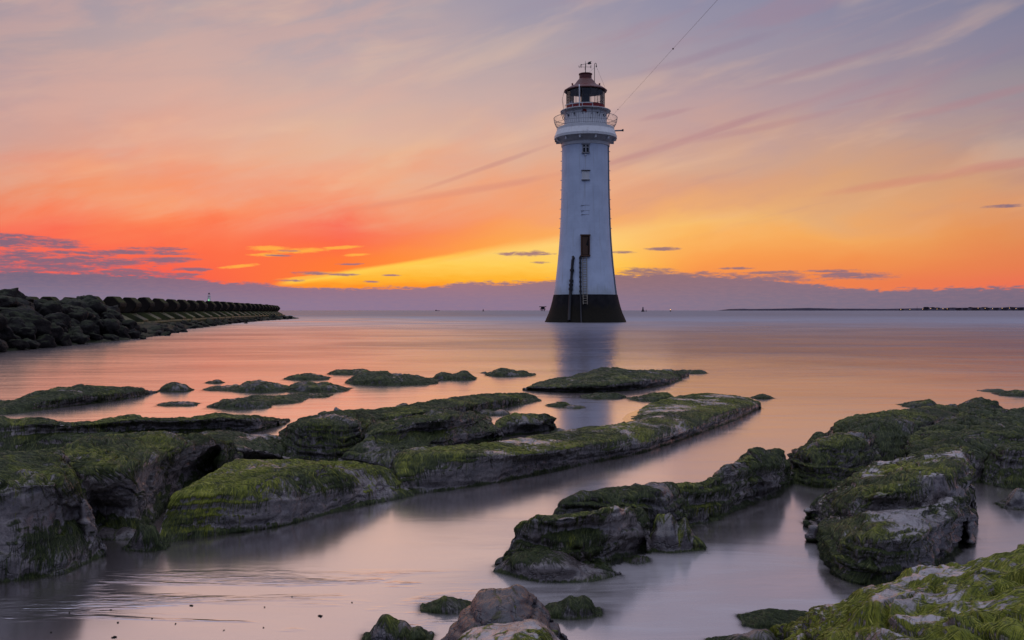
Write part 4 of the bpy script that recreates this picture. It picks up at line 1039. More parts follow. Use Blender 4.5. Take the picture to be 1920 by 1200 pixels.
def build_rocks():
    # ---- left foreground
    rock('boulder', 'huge green-haired boulder with a bare grey front at the left edge', [
        [(-160,1110,0),(-60,1098,0),(40,1088,0),(120,1075,0),(192,1044,0)],
        [(-160,990,.28),(-60,985,.28),(40,975,.28),(112,964,.26),(170,974,.2)],
        [(-160,915,.46),(-60,912,.46),(40,908,.46),(100,910,.44),(148,916,.38)],
        [(-160,884,.5),(-60,880,.5),(40,876,.5),(98,879,.48),(138,890,.43)],
        [(-160,866,.5),(-60,863,.5),(40,861,.5),(82,856,.5),(120,853,.48)]], 'boulder', algae=0.04, lush=0.22, lumpy=0.8, strata=0.5, hair=26000, hlen=0.10, ends=0.6)
    rock('rock', 'broad mound of weed-draped rock with a dark hollow, behind the huge left boulder', [
        [(185,1002,0),(258,1000,0),(292,975,0),(330,925,0),(440,885,0)],
        [(176,955,.13),(254,950,.14),(285,938,.1),(335,890,.12),(425,868,.08)],
        [(162,905,.34),(250,910,.29),(264,903,.28),(320,865,.3),(402,850,.22)],
        [(130,873,.42),(210,872,.41),(270,860,.40),(330,840,.38),(410,836,.30)],
        [(120,838,.45),(200,818,.45),(270,814,.43),(345,817,.40),(430,830,.30)]], algae=0.16, lush=0.3, hair=26000, hlen=0.10, strata=0.6)
    rock('ledge', 'thin layered bare ledge between the weedy mound and the dome rock', [
        [(400,880,0),(440,875,0),(500,868,0),(548,866,0)],
        [(390,842,.2),(440,842,.2),(500,848,.13),(540,862,.03)],
        [(380,824,.22),(430,824,.22),(490,829,.18),(530,840,.11)],
        [(370,812,.22),(430,812,.22),(500,816,.2),(540,822,.14)]], 'rock ledge', algae=-0.12, lush=0.0, strata=1.6, hair=4000, hlen=0.07)
    rock('rock', 'long tongue of grey rock with a bright yellow-green top, lying in front of the mound', [
        [(300,1020,0),(400,1004,0),(520,987,0),(640,956,0),(768,930,0)],
        [(310,976,.1),(400,956,.14),(520,936,.17),(640,916,.14),(745,906,.08)],
        [(330,931,.22),(410,919,.24),(520,897,.27),(620,882,.255),(730,886,.14)],
        [(375,900,.24),(440,893,.26),(540,879,.28),(620,874,.26),(720,880,.16)],
        [(440,867,.24),(480,862,.25),(560,863,.25),(630,868,.24),(715,878,.16)]], algae=-0.03, lush=0.62, hair=22000, hlen=0.06, strata=0.5, lumpy=0.8)
    low_rock('stone', 'small round green stone in the water at the mouth of the dark hollow', 238, 304, 1034, 984, hair=2200, algae=0.05, hlen=0.05)
    low_rock('stone', 'low slick stone at the back of the dark hollow under the mound', 172, 262, 1012, 990, algae=-0.3)
    rock('ridge', 'long weedy ridge reaching across from the left edge behind the mound', [
        [(-120,850,0),(0,848,0),(80,842,0),(160,835,0),(240,830,0),(330,822,0),(420,814,0),(480,808,0),(532,795,0)],
        [(-120,818,.14),(0,816,.14),(80,812,.13),(160,810,.12),(240,803,.13),(330,800,.11),(420,796,.1),(480,795,.08),(525,792,.03)],
        [(-120,795,.24),(0,794,.24),(80,795,.22),(160,797,.19),(240,788,.22),(330,790,.18),(420,784,.18),(480,787,.13),(520,789,.06)],
        [(-120,783,.25),(0,783,.25),(80,787,.24),(160,791,.2),(240,779,.24),(330,786,.18),(420,776,.19),(480,781,.14),(525,786,.06)]], 'rock ridge', algae=0.10, lush=0.2, hair=20000, hlen=0.11)
    rock('ledge', 'dark rounded ledge low in the shade in front of the long left ridge', [
        [(50,843,0),(100,843,0),(150,843,0),(215,839,0)],
        [(60,831,.05),(100,823,.09),(145,825,.08),(215,823,.08)],
        [(75,820,.09),(100,814,.11),(150,815,.11),(215,811,.12)]], 'rock ledge', algae=-0.1, lush=0.0, hair=2500, hlen=0.06)
    rock('ledge', 'low green ledge at the left edge between the huge boulder and the ridge', [
        [(-60,885,0),(20,880,0),(80,872,0),(140,858,0)],
        [(-60,863,.08),(20,861,.08),(80,853,.08),(135,849,.04)],
        [(-60,850,.1),(20,846,.1),(80,843,.09),(130,842,.06)]], 'rock ledge', algae=0.15, lush=0.1, hair=5000, hlen=0.08)
    rock('rock', 'dome-shaped weedy rock with a dark undercut front, left of the striped wedge rock', [
        [(545,868,0),(575,866,0),(620,866,0),(660,858,0),(705,840,0)],
        [(535,840,.1),(572,830,.16),(618,830,.16),(660,825,.16),(710,815,.1)],
        [(527,815,.18),(565,797,.3),(612,790,.33),(660,791,.3),(715,800,.16)],
        [(530,805,.2),(570,785,.31),(615,771,.35),(660,772,.33),(720,790,.18)]], algae=0.03, lush=0.15, hair=12000, hlen=0.11, strata=1.6, dark=0.5)
    rock('ridge', 'long low green ridge tapering to the right behind the striped wedge rock', [
        [(670,815,0),(740,800,0),(820,790,0),(890,776,0),(950,763,0),(1012,752,0)],
        [(670,790,.14),(740,780,.12),(820,767,.16),(890,757,.13),(950,749,.1),(1008,748,.02)],
        [(665,779,.15),(740,768,.15),(820,756,.17),(890,747,.16),(950,741,.12),(1000,743,.05)],
        [(660,772,.15),(740,764,.15),(820,750,.17),(890,741,.17),(950,737,.13),(995,740,.06)]], 'rock ridge', algae=0.14, lush=0.2, hair=14000, hlen=0.12)
    rock('rock', 'striped wedge rock with overlapping dark layers behind the long pale slab', [
        [(650,873,0),(715,886,0),(790,863,0),(850,841,0),(935,820,0)],
        [(646,856,.1),(712,851,.12),(790,836,.12),(850,821,.12),(930,806,.1)],
        [(684,828,.17),(727,822,.19),(790,810,.2),(850,800,.21),(925,796,.12)],
        [(690,812,.23),(730,802,.27),(790,791,.3),(850,785,.3),(915,788,.14)],
        [(695,800,.24),(735,787,.28),(790,775,.32),(850,770,.32),(912,780,.15)]], algae=-0.02, lush=0.12, strata=2.6, hair=12000, hlen=0.09, dark=0.45)
    rock('rock', 'small jagged rock block at the right end of the striped wedge rock', [
        [(930,822,0),(965,815,0),(1005,810,0),(1042,806,0)],
        [(930,805,.1),(965,795,.12),(1005,792,.12),(1040,798,.05)],
        [(932,792,.13),(965,777,.18),(1010,778,.17),(1034,782,.14)]], algae=0.0, lush=0.25, strata=2.2, lumpy=1.4, hair=4000, hlen=0.08, dark=0.5)
    rock('slab', 'long pale flat-topped rock slab running from centre out towards the tower', [
        [(770,925,0),(830,920,0),(920,905,0),(1010,885,0),(1100,868,0),(1200,848,0),(1300,815,0),(1370,790,0),(1424,765,0)],
        [(752,890,.13),(830,885,.14),(920,872,.14),(1010,862,.1),(1100,848,.1),(1200,832,.09),(1300,803,.08),(1370,779,.07),(1424,762,.03)],
        [(742,858,.22),(830,852,.25),(920,853,.22),(1010,849,.18),(1100,833,.17),(1200,809,.17),(1300,784,.15),(1370,766,.14),(1422,755,.07)],
        [(755,848,.23),(820,844,.25),(900,840,.23),(1000,832,.19),(1100,815,.18),(1200,790,.18),(1300,765,.17),(1360,752,.16),(1405,748,.1)],
        [(775,843,.23),(840,838,.24),(900,832,.23),(975,822,.19),(1080,805,.165),(1168,792,.11),(1225,757,.17),(1310,738,.17),(1400,745,.1)]], 'rock slab', algae=-0.02, lush=0.35, strata=0.6, lumpy=0.6, hair=26000, hlen=0.07, tops=0.55)
    rock('slab', 'wide dark green slab standing alone in the water under the tower reflection', [
        [(985,731,0),(1060,735,0),(1130,734,0),(1200,728,0),(1250,720,0),(1278,712,0)],
        [(990,726,.05),(1060,724,.1),(1130,720,.13),(1200,714,.14),(1250,710,.1),(1272,708,.04)],
        [(1005,719,.08),(1070,710,.15),(1130,700,.2),(1200,703,.16),(1250,703,.1),(1272,705,.05)],
        [(1015,716,.08),(1080,704,.16),(1135,690,.24),(1200,695,.18),(1250,694,.15),(1290,697,.08)]], 'rock slab', algae=0.1, lush=0.12, hair=9000, hlen=0.09, lumpy=1.2)
    rock('rock', 'long green hump of rock alone in the water at the far left', [
        [(-40,778,0),(30,775,0),(90,767,0),(150,759,0),(210,752,0),(265,743,0),(283,738,0)],
        [(-40,765,.06),(30,760,.08),(90,748,.13),(150,742,.13),(210,738,.11),(262,735,.07),(281,736,.02)],
        [(-40,755,.08),(30,750,.1),(60,736,.18),(150,724,.2),(210,725,.18),(255,727,.13),(278,733,.05)]], algae=0.12, lush=0.12, hair=11000, hlen=0.12)
    # ---- middle distance, small rocks standing in the calm water
    for l, r, yw, yt, h, a, lab in (
        (298, 354, 735, 712, 600, 0.0, 'lone rounded dark rock in the pink water right of the long green hump'),
        (386, 417, 719, 710, 200, -0.1, 'tiny dark dome of rock alone beyond the lone rounded rock'),
        (297, 366, 762, 752, 300, -0.15, 'flat dark rock barely above the pink water below the lone rounded rock'),
        (384, 474, 733, 720, 500, -0.15, 'low broken rock, left half of the pair beyond the flat dark rock'),
        (428, 549, 736, 711, 900, -0.05, 'low humped rock sloping left, in the pink water in line with the tiny dome'),
        (534, 614, 713, 697, 700, 0.05, 'long thin rock tilted up to the right, farthest left of the outer row'),
        (616, 700, 703, 690, 700, 0.05, 'thin dark rock in the outer row just left of the widest outer slab'),
        (536, 652, 736, 711, 1000, 0.0, 'narrow sloping rock pointing at the widest outer slab from the left'),
        (650, 818, 723, 691, 3200, 0.12, 'widest flat-topped green slab of the outer row'),
        (812, 890, 713, 692, 900, 0.05, 'dark knobbly rock touching the right end of the widest outer slab'),
        (902, 914, 700, 696, 0, 0.0, 'speck of rock between two outer rocks'),
        (912, 1002, 706, 689, 800, 0.05, 'dark wedge of rock on its own left of the tower reflection'),
        (392, 506, 767, 741, 1400, -0.05, 'low dark rock behind the right end of the long left ridge'),
        (448, 566, 757, 740, 1000, 0.05, 'green-topped low rock joined to the dark rock behind the left ridge'),
        (538, 616, 746, 735, 500, -0.1, 'skinny broken rock trailing right from the green-topped low rock'),
        (1093, 1170, 748, 735, 900, 0.1, 'flat green rock just below the wide dark slab, left of two'),
        (1181, 1266, 753, 735, 1000, 0.1, 'smooth green hump of rock below the wide dark slab, right of two'),
        (1027, 1072, 763, 752, 400, 0.0, 'small dark rock by the tower reflection'),
        (1060, 1094, 766, 757, 0, -0.2, 'low bare scrap of rock inside the tower reflection'),
        (1268, 1324, 701, 692, 300, 0.0, 'thin sliver of rock off the right end of the wide dark slab'),
        (1413, 1449, 748, 738, 200, -0.1, 'little dark hump just off the far tip of the long pale slab'),
        (1694, 1760, 764, 746, 500, 0.05, 'hazy half drowned rock behind the right rock group'),
        (1804, 1876, 769, 740, 1000, 0.0, 'dark peaked rock alone in the water behind the right rock group'),
        (1876, 1950, 743, 729, 500, 0.0, 'flat dark rock at the right edge, farthest of the right rocks'),
        (1842, 1884, 735, 728, 0, -0.1, 'thin drowned rock left of the flat dark right-edge rock'),
        (-30, 24, 759, 746, 0, -0.2, 'low bare rock at the left edge behind the long green hump'),
        (624, 642, 773, 761, 0, -0.2, 'small pointed bare rock behind the dome rock'),
        (654, 720, 780, 764, 300, -0.2, 'bare pinkish rock top peeping over the long low green ridge, left of two'),
        (738, 786, 772, 753, 200, -0.2, 'bare dark rock top peeping over the long low green ridge, right of two'),
        (832, 908, 757, 742, 200, -0.25, 'pale bare layered rock behind the middle of the long low green ridge'),
        (896, 952, 779, 765, 300, -0.1, 'small wet rock with white splash between the low ridge and the jagged block'),
        (1036, 1062, 812, 801, 0, -0.3, 'small pebble-like rock at the tip of the jagged block')):
        low_rock('rock', lab, l, r, yw, yt, hair=h, algae=a, lush=0.1, hlen=0.08, prof=[0.08, 0.42, 0.72, 0.9, 1.0, 0.94, 0.84, 0.6, 0.12] if 'peaked' in lab or 'rounded dark' in lab else None)
    # ---- central outcrop
    rock('rock', 'bare wet nose of rock dipping into the water at the near end of central outcrop', [
        [(932,1072,0),(990,1087,0),(1050,1092,0),(1110,1090,0),(1158,1078,0)],
        [(938,1060,.03),(985,1060,.07),(1045,1062,.08),(1105,1072,.03),(1155,1074,.01)],
        [(950,1048,.06),(985,1040,.1),(1040,1045,.1),(1095,1062,.05),(1145,1070,.02)],
        [(965,1038,.08),(1000,1030,.11),(1050,1036,.1),(1090,1055,.06),(1140,1066,.02)]], algae=-0.34, lush=0.0, hair=3000, hlen=0.05, lumpy=0.6, strata=0.3, dark=0.25)
    rock('rock', 'layered block with a flat bare top and a green right face in the central outcrop', [
        [(935,1060,0),(1000,1072,0),(1090,1070,0),(1130,1058,0),(1215,1025,0)],
        [(955,1035,.06),(1010,1035,.09),(1085,1032,.11),(1125,1022,.11),(1210,1000,.1)],
        [(965,1010,.13),(1010,1000,.18),(1080,992,.2),(1130,985,.21),(1205,976,.18)],
        [(975,985,.2),(1010,978,.24),(1080,969,.27),(1140,961,.28),(1205,965,.2)],
        [(985,976,.21),(1020,970,.24),(1080,960,.27),(1150,951,.28),(1205,957,.21)]], algae=0.02, lush=0.25, strata=0.9, hair=15000, hlen=0.07, tops=0.9)
    rock('rock', 'dark brown overhanging back block of the central outcrop with a rounded knob', [
        [(1050,1020,0),(1110,1015,0),(1180,1010,0),(1240,1005,0),(1290,1000,0)],
        [(1045,970,.14),(1105,960,.17),(1175,955,.19),(1240,960,.15),(1285,970,.09)],
        [(1050,952,.19),(1095,936,.24),(1170,930,.25),(1235,920,.27),(1272,930,.2)],
        [(1055,945,.2),(1095,924,.25),(1170,915,.26),(1235,902,.28),(1268,911,.24)]], algae=-0.04, lush=0.05, strata=1.6, dark=0.6, hair=9000, hlen=0.07)
    rock('ridge', 'weedy knobbly ridge rising to a blunt peak at the right end of the central outcrop', [
        [(1280,992,0),(1330,978,0),(1390,952,0),(1430,935,0),(1462,922,0),(1485,905,0)],
        [(1275,955,.1),(1325,940,.12),(1385,915,.14),(1425,895,.17),(1458,890,.15),(1480,885,.08)],
        [(1270,920,.2),(1320,910,.22),(1380,885,.24),(1420,866,.27),(1455,866,.24),(1476,873,.13)],
        [(1268,908,.22),(1315,899,.23),(1360,882,.26),(1400,856,.3),(1432,843,.3),(1470,852,.2)]], 'rock ridge', algae=0.02, lush=0.18, lumpy=1.5, hair=15000, hlen=0.07)
    low_rock('rock', 'small green-streaked boulder leaning on the front of the central outcrop', 1203, 1314, 1036, 962, hair=6000, algae=0.0, lush=0.3, cat='boulder', hlen=0.06, prof=[0.15, 0.5, 0.8, 0.95, 1.0, 0.85, 0.7, 0.45, 0.2])
    low_rock('stone', 'pale stone just under the water right of the bare wet nose', 1175, 1212, 1058, 1047, algae=-0.4, cat='stone')
    # ---- right group
    rock('rock', 'dark blocky rock with a mossy cap at the left end of the right group', [
        [(1485,905,0),(1530,915,0),(1580,912,0),(1630,900,0),(1650,885,0)],
        [(1487,875,.1),(1530,870,.16),(1580,866,.17),(1628,858,.17),(1648,855,.1)],
        [(1490,855,.17),(1530,839,.26),(1580,829,.3),(1625,826,.28),(1645,835,.16)],
        [(1495,843,.2),(1535,822,.3),(1585,812,.32),(1622,812,.31),(1640,822,.22)]], algae=0.03, lush=0.15, strata=1.6, hair=10000, hlen=0.08, dark=0.5)
    rock('rock', 'long weedy back block with a dark cave-like front in the right group', [
        [(1562,862,0),(1620,868,0),(1690,868,0),(1750,845,0),(1810,820,0),(1862,800,0)],
        [(1563,835,.08),(1620,835,.13),(1690,832,.14),(1750,815,.13),(1810,796,.12),(1860,785,.08)],
        [(1565,808,.2),(1620,796,.28),(1690,793,.29),(1750,786,.26),(1810,777,.21),(1860,773,.14)],
        [(1570,790,.26),(1620,776,.31),(1690,769,.32),(1750,762,.29),(1810,758,.26),(1856,758,.22)]], algae=0.1, lush=0.15, hair=14000, hlen=0.09, dark=0.6)
    low_rock('rock', 'rounded mossy shoulder behind the dark blocky rock', 1512, 1580, 850, 800, hair=2500, algae=0.1, hlen=0.07)
    rock('rock', 'tiered green mound at the right rear of the right group', [
        [(1700,905,0),(1780,905,0),(1830,905,0),(1890,898,0),(1960,895,0)],
        [(1705,862,.14),(1770,854,.19),(1830,852,.2),(1890,851,.16),(1960,851,.16)],
        [(1708,826,.2),(1765,816,.26),(1830,813,.28),(1890,813,.28),(1960,816,.28)],
        [(1720,812,.22),(1775,795,.28),(1830,790,.3),(1890,795,.28),(1960,795,.28)],
        [(1750,798,.24),(1790,780,.3),(1835,768,.33),(1880,768,.31),(1960,772,.28)]], algae=0.16, lush=0.15, lumpy=1.5, hair=18000, hlen=0.08)
    rock('rock', 'dark rounded rock with a green top at the right edge beside the two-layer wedge', [
        [(1850,908,0),(1890,915,0),(1960,918,0)],
        [(1848,880,.1),(1888,880,.12),(1960,880,.13)],
        [(1852,862,.16),(1888,846,.25),(1960,844,.26)],
        [(1860,850,.2),(1892,832,.28),(1960,828,.29)]], algae=0.05, lush=0.2, hair=5000, hlen=0.08)
    low_rock('stone', 'pale bare stone at the right edge in the small pool', 1884, 1980, 956, 912, algae=-0.2, cat='stone')
    rock('rock', 'lower layer of the two-layer wedge, bare worn top and weedy skirt', [
        [(1528,1015,0),(1565,1077,0),(1640,1100,0),(1730,1077,0),(1815,1005,0)],
        [(1527,1000,.05),(1572,1047,.08),(1645,1052,.12),(1735,1037,.12),(1815,976,.12)],
        [(1532,985,.1),(1582,1013,.16),(1650,1009,.22),(1735,996,.22),(1812,956,.2)],
        [(1540,978,.11),(1590,990,.19),(1655,985,.24),(1735,972,.25),(1808,945,.23)],
        [(1550,972,.12),(1600,968,.21),(1660,958,.26),(1735,952,.27),(1805,935,.25)]], algae=0.09, lush=0.12, strata=1.5, hair=18000, hlen=0.06, tops=2.0, dark=0.4)
    rock('rock', 'upper layer of the two-layer wedge with a yellow-green hump at its right', [
        [(1520,968,.02),(1590,972,.16),(1660,962,.21),(1725,954,.23),(1790,947,.2),(1822,937,.15)],
        [(1518,958,.06),(1590,939,.24),(1655,926,.32),(1720,899,.38),(1785,889,.38),(1820,890,.3)],
        [(1525,945,.1),(1590,918,.26),(1655,905,.33),(1715,880,.39),(1780,862,.41),(1818,868,.34)],
        [(1550,925,.15),(1600,900,.26),(1660,885,.32),(1720,868,.37),(1780,855,.40),(1812,856,.36)],
        [(1600,895,.2),(1640,872,.26),(1690,862,.3),(1740,852,.33),(1785,845,.35),(1815,845,.33)]], algae=0.06, lush=0.35, strata=1.0, hair=18000, hlen=0.07, tops=1.6, skirt=0.04)
    # ---- bottom right and bottom centre, closest to the camera
    rock('rock', 'large bright green weed-covered rock filling the bottom right corner', [
        [(1430,1290,0),(1540,1400,0),(1660,1450,0),(1800,1480,0),(1900,1480,0),(2050,1480,0)],
        [(1455,1250,.08),(1560,1290,.2),(1660,1300,.28),(1780,1300,.34),(1880,1290,.38),(2050,1280,.4)],
        [(1470,1220,.12),(1555,1200,.25),(1650,1195,.32),(1760,1190,.37),(1860,1170,.42),(2000,1150,.45)],
        [(1495,1190,.14),(1560,1160,.27),(1650,1140,.34),(1750,1120,.39),(1850,1105,.42),(1980,1085,.46)],
        [(1510,1172,.15),(1570,1137,.28),(1645,1105,.33),(1740,1067,.37),(1840,1045,.4),(1960,1025,.44)]], algae=0.10, lush=1.1, hair=36000, hlen=0.10, strata=0.8, lumpy=1.35, tops=2.0, wig=0.07, thin=0.7)
    rock('rock', 'dark grey humped rock with two peaks at the bottom centre', [
        [(800,1260,0),(870,1290,0),(940,1300,0),(1000,1280,0),(1060,1215,0)],
        [(835,1200,.08),(890,1190,.14),(945,1190,.16),(1000,1185,.14),(1050,1185,.06)],
        [(860,1165,.12),(893,1140,.2),(945,1140,.22),(995,1135,.2),(1035,1160,.1)],
        [(882,1140,.15),(905,1107,.23),(945,1104,.235),(975,1096,.245),(1015,1128,.16)]], algae=-0.2, lush=0.15, hair=5000, hlen=0.05, lumpy=0.45, strata=1.2, back=0.12, dark=0.95, ends=0.6)
    rock('rock', 'smooth pale slab of rock in front of the dark grey humped rock', [
        [(845,1330,0),(900,1350,0),(960,1350,0),(1015,1340,0),(1090,1290,0)],
        [(848,1215,.15),(900,1220,.2),(960,1220,.22),(1015,1220,.2),(1070,1230,.08)],
        [(862,1190,.17),(900,1174,.2),(960,1165,.22),(1005,1160,.22),(1045,1190,.14)]], algae=-0.40, lush=0.6, hair=5000, hlen=0.05, lumpy=0.4, strata=0.4, back=0.10, tops=1.0)
    for l, r, yw, yt, h, a, lab in (
        (1012, 1120, 1162, 1117, 2500, 0.1, 'low weedy rock in the mist right of the dark grey humped rock'),
        (796, 892, 1152, 1122, 900, -0.15, 'misty half-drowned rock left of the dark grey humped rock'),
        (688, 800, 1212, 1158, 2500, -0.05, 'rough tufted rock in the mist at the bottom left of the humped rock'),
        (1400, 1548, 1183, 1149, 3000, 0.1, 'flat weedy rock in the mist left of the bright green corner rock'),
        (1340, 1460, 1225, 1186, 1500, -0.1, 'low weedy stones at the bottom edge beside the bright green corner rock'),
        (1412, 1456, 1212, 1184, 0, -0.4, 'small bare brown stone on the low weedy stones at the bottom edge')):
        low_rock('rock', lab, l, r, yw, yt, hair=h, algae=a, lush=0.15, hlen=0.04)
build_rocks()

def build_scraps():
    # loose bits of weed left on the shallows at the bottom left
    rr = np.random.default_rng(8)
    for px, py, sz in ((208,1144,.016),(358,1136,.022),(285,1160,.014),(329,1170,.014),(221,1168,.022),(215,1195,.03),(600,1155,.028),(496,1139,.014),(494,1177,.014),(130,1150,.012),(420,1182,.012),(548,1120,.012),(660,1130,.014),(96,1186,.014)):
        p = at(px, py); me = lump_mesh('weed_scrap', int(px), M['boulder'], 3, rough=0.5)
        o = bpy.data.objects.new('weed_scrap', me); COL.objects.link(o); o.location = (p[0], p[1], 0.002)
        o.scale = (sz * rr.uniform(0.5, 1.0), sz * rr.uniform(0.3, 0.6), sz * 0.25); o.rotation_euler = (0, 0, rr.uniform(0, 6.28))
        tag(o, 'small dark scrap of loose weed lying on the shallow water at the bottom left', 'weed scrap', 'loose weed scraps on the shallows')
build_scraps()
# ------------------------------------------------------------------ water and sea bed
def build_water():
    allv = []; allq = []; b = 0
    for v, q in ROCKS: allv.append(v); allq.append(q + b); b += len(v)
    bv = np.concatenate(allv); bq = np.concatenate(allq)
    tree = BVHTree.FromPolygons([tuple(p) for p in bv.tolist()], bq.tolist())
    r = np.concatenate([[0.4, 0.9, 1.4, 1.9, 2.3, 2.6], np.geomspace(2.8, 26, 420), np.geomspace(27, 400, 80), np.geomspace(450, 45000, 24)])
    th = np.concatenate([np.linspace(-180, -36, 40)[:-1], np.linspace(-36, 36, 620), np.linspace(36, 180, 40)[1:-1]])
    T = np.radians(th)
    X = np.outer(r, np.sin(T)); Y = np.outer(r, np.cos(T))
    nr, nt = X.shape
    dep = np.full((nr, nt), 9.0)
    near = np.where(r < 26)[0]; fr = np.where(np.abs(th) < 36)[0]
    for i in near:
        for j in fr:
            h = tree.ray_cast(Vector((X[i, j], Y[i, j], 4.0)), Vector((0, 0, -1)), 5.0)
            if h[0] is not None: dep[i, j] = -h[0].z
    rockm = (dep < 0.0).astype(float)
    # wash: the smear of moving water round every rock, from the conformal (log-polar) neighbourhood
    def blur(A, k):
        for ax in (0, 1):
            c = np.cumsum(np.pad(A, [(k + 1, k) if a == ax else (0, 0) for a in (0, 1)], mode='edge'), axis=ax)
            A = (np.take(c, range(2 * k + 1, c.shape[ax]), axis=ax) - np.take(c, range(0, c.shape[ax] - 2 * k - 1), axis=ax)) / (2 * k + 1)
        return A
    shore = np.exp(-np.clip(dep, 0, 9) / 0.05)
    wash = np.clip(blur(blur(rockm, 5), 5) * 2.2, 0, 1)
    V = np.stack([X, Y, np.zeros_like(X)], -1)
    idx = np.arange(nr * nt).reshape(nr, nt); nxt = np.roll(idx, -1, axis=1)
    q = np.stack([idx[:-1], nxt[:-1], nxt[1:], idx[1:]], -1).reshape(-1, 4)[:, ::-1]
    m, g, out = new_mat('sea_water')
    p = g.pos(); x, y, z = g.sep(p)
    sh = g.attr('shore'); wa = g.attr('wash')
    dist = g.m('SQRT', g.add(g.mul(x, x), g.mul(y, y)))
    lg = g.m('LOGARITHM', dist, 2.718)
    angc = g.m('ARCTAN2', x, y)
    # long smears of current; two scales of world space noise, long across the view
    s1 = g.noise(g.vscale(p, (0.11, 0.20, 1)), 1.0, 7, 0.62, 0.4)
    s2 = g.noise(g.vscale(p, (0.5, 1.7, 1)), 1.0, 5, 0.6, 0.5)
    s3 = g.noise(g.vscale(p, (0.016, 0.022, 1)), 1.0, 8, 0.66, 0.3)
    s4 = g.noise(g.vscale(p, (0.012, 0.012, 1)), 1.0, 3, 0.5)
    # foam haze: thin white froth averaged over the exposure
    froth = g.mul(g.mul(g.step(dist, 6.8, 4.2), g.step(x, -0.7, 0.2)), g.step(s2, 0.38, 0.66))
    froth = g.m('MAXIMUM', froth, g.mul(g.mul(g.step(dist, 8.0, 4.2), g.step(x, -1.2, -0.3)), g.mul(g.step(wa, 0.02, 0.35, 0.0, 0.75), g.step(s2, 0.36, 0.60))))
    milk = g.mix(froth, srgb(102, 93, 92), srgb(182, 176, 178))
    dif = g.node('ShaderNodeBsdfDiffuse'); g.l.new(milk, dif.inputs[0])
    gl = g.node('ShaderNodeBsdfGlossy'); gl.distribution = 'GGX'
    rough = g.add(g.step(dist, 4.0, 300.0, 0.17, 0.22), g.mul(g.sub(s2, 0.5), 0.04))
    far_r = g.mul(g.step(dist, 25.0, 160.0), g.add(g.step(angc, -0.2, 0.12, 0.04, 0.26), g.mul(g.step(s3, 0.40, 0.60), 0.34)))
    g.put(gl.inputs['Roughness'], g.add(rough, far_r))
    # dimmer mauve sky reflection and dark swell bands painted into the gloss colour
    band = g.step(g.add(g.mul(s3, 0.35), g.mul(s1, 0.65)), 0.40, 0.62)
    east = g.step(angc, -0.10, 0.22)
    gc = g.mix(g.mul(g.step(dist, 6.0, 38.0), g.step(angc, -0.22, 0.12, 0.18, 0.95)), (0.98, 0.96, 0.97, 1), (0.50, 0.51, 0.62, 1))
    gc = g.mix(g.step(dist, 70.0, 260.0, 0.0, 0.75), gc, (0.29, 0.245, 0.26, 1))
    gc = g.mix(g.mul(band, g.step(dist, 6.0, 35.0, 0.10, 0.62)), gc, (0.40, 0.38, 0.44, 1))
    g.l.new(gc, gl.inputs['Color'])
    # ripples of the thin water over sand, bottom left
    rip = g.mul(g.step(x, 0.1, -0.5), g.step(y, 4.75, 4.2))
    w1 = g.noise(g.vscale(p, (5.0, 30.0, 1)), 1.0, 4, 0.55, 0.7)
    w2 = g.noise(g.vscale(p, (0.8, 3.0, 1)), 1.0, 4, 0.6, 0.5)
    hh = g.add(g.mul(g.mul(w1, 0.5), g.mul(rip, g.step(w2, 0.5, 0.68))), g.add(g.mul(s2, g.step(dist, 5.0, 14.0, 0.10, 0.45)), g.mul(g.mul(s1, 22.0), g.mul(g.step(dist, 10.0, 45.0), g.step(angc, -0.25, 0.12, 0.30, 1.0)))))
    bm = g.bump(hh, 0.30, 0.07)
    g.l.new(bm, gl.inputs['Normal'])
    fre = g.node('ShaderNodeFresnel'); fre.inputs['IOR'].default_value = 1.33
    refl = g.step(fre.outputs[0], 0.02, 0.6, 0.54, 0.80, smooth=False)
    refl = g.mul(refl, g.sub(1.0, g.mul(froth, 0.55)))
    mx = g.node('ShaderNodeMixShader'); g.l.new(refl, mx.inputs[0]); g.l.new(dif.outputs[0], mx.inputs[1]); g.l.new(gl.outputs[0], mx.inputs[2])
    tr = g.node('ShaderNodeBsdfTransparent'); tr.inputs[0].default_value = (0.86, 0.86, 0.84, 1)
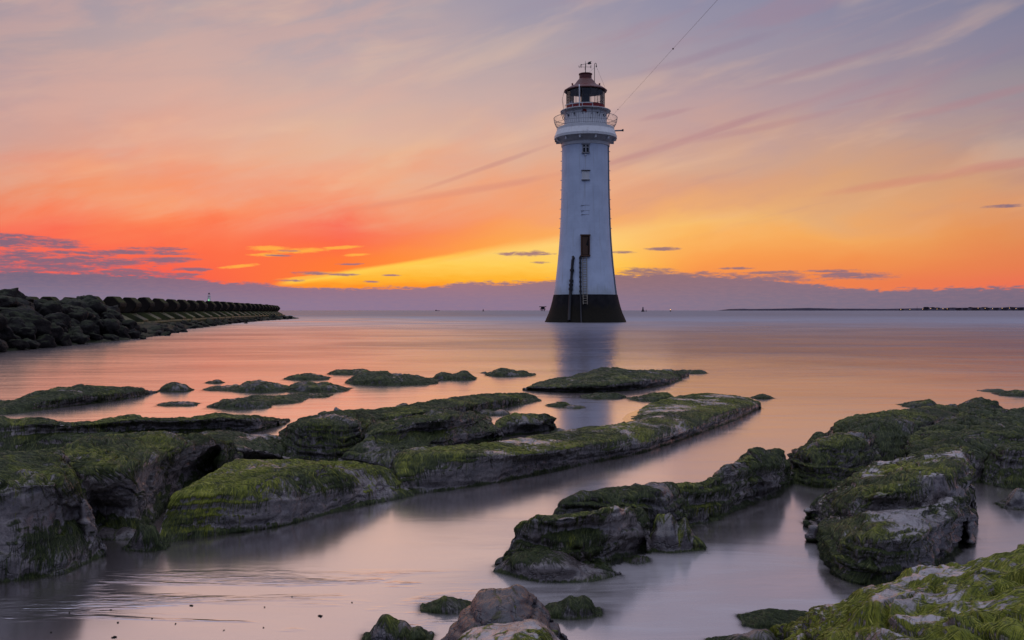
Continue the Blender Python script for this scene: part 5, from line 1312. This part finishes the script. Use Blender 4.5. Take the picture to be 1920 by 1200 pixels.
    m2 = g.node('ShaderNodeMixShader'); g.l.new(g.mul(sh, 0.92), m2.inputs[0]); g.l.new(mx.outputs[0], m2.inputs[1]); g.l.new(tr.outputs[0], m2.inputs[2])
    g.l.new(m2.outputs[0], out.inputs[0])
    o = mesh_arrays('water', V.reshape(-1, 3), q, m)
    fattr(o.data, 'shore', shore); fattr(o.data, 'wash', wash)
    tag(o, kind='structure')
    # sea bed
    ms, gs, outs = new_mat('wet_sand'); ps = gs.pos()
    principled(gs, outs, gs.mix(gs.noise(ps, 1.2, 6, 0.6), srgb(70, 60, 56), srgb(104, 92, 84)), 0.5)
    n = 72; vs = []; fs = []
    for rr_ in (0.0, 60.0, 600.0, 46000.0):
        for k in range(n): vs.append((rr_ * math.sin(2 * math.pi * k / n), rr_ * math.cos(2 * math.pi * k / n), -0.32 if rr_ < 100 else -3.0))
    for i in range(3):
        for k in range(n):
            k2 = (k + 1) % n; fs.append((i * n + k, (i + 1) * n + k, (i + 1) * n + k2, i * n + k2))
    tag(mesh_arrays('seabed', vs[0:], np.array(fs)[:, ::-1], ms), kind='structure')

    # shallow pool lying in the dip of the long slab
    ctr = [(1166,786),(1176,776),(1192,770),(1212,766),(1230,768),(1240,775),(1232,784),(1214,790),(1192,794),(1174,793)]
    pts = np.array([at(px, py, 0.135) for px, py in ctr]); c = pts.mean(axis=0)
    vs = [c]; fs = []; k = len(pts)
    for f in (0.5, 1.0):
        for q in pts: vs.append(c + (q - c) * f)
    tri = [(0, 1 + i, 1 + (i + 1) % k) for i in range(k)]; quads = [(1 + i, 1 + k + i, 1 + k + (i + 1) % k, 1 + (i + 1) % k) for i in range(k)]
    mp, gp, op = new_mat('pool_water'); principled(gp, op, srgb(70, 66, 68), 0.08, 0, gp.bump(gp.noise(gp.pos(), 22.0, 3, 0.5), 0.08, 0.02), 1.0)
    me = bpy.data.meshes.new('rock_pool'); me.from_pydata([tuple(v) for v in vs], [], tri + quads); me.materials.append(mp)
    o = bpy.data.objects.new('rock_pool', me); link(o); tag(o, kind='structure')
build_water()
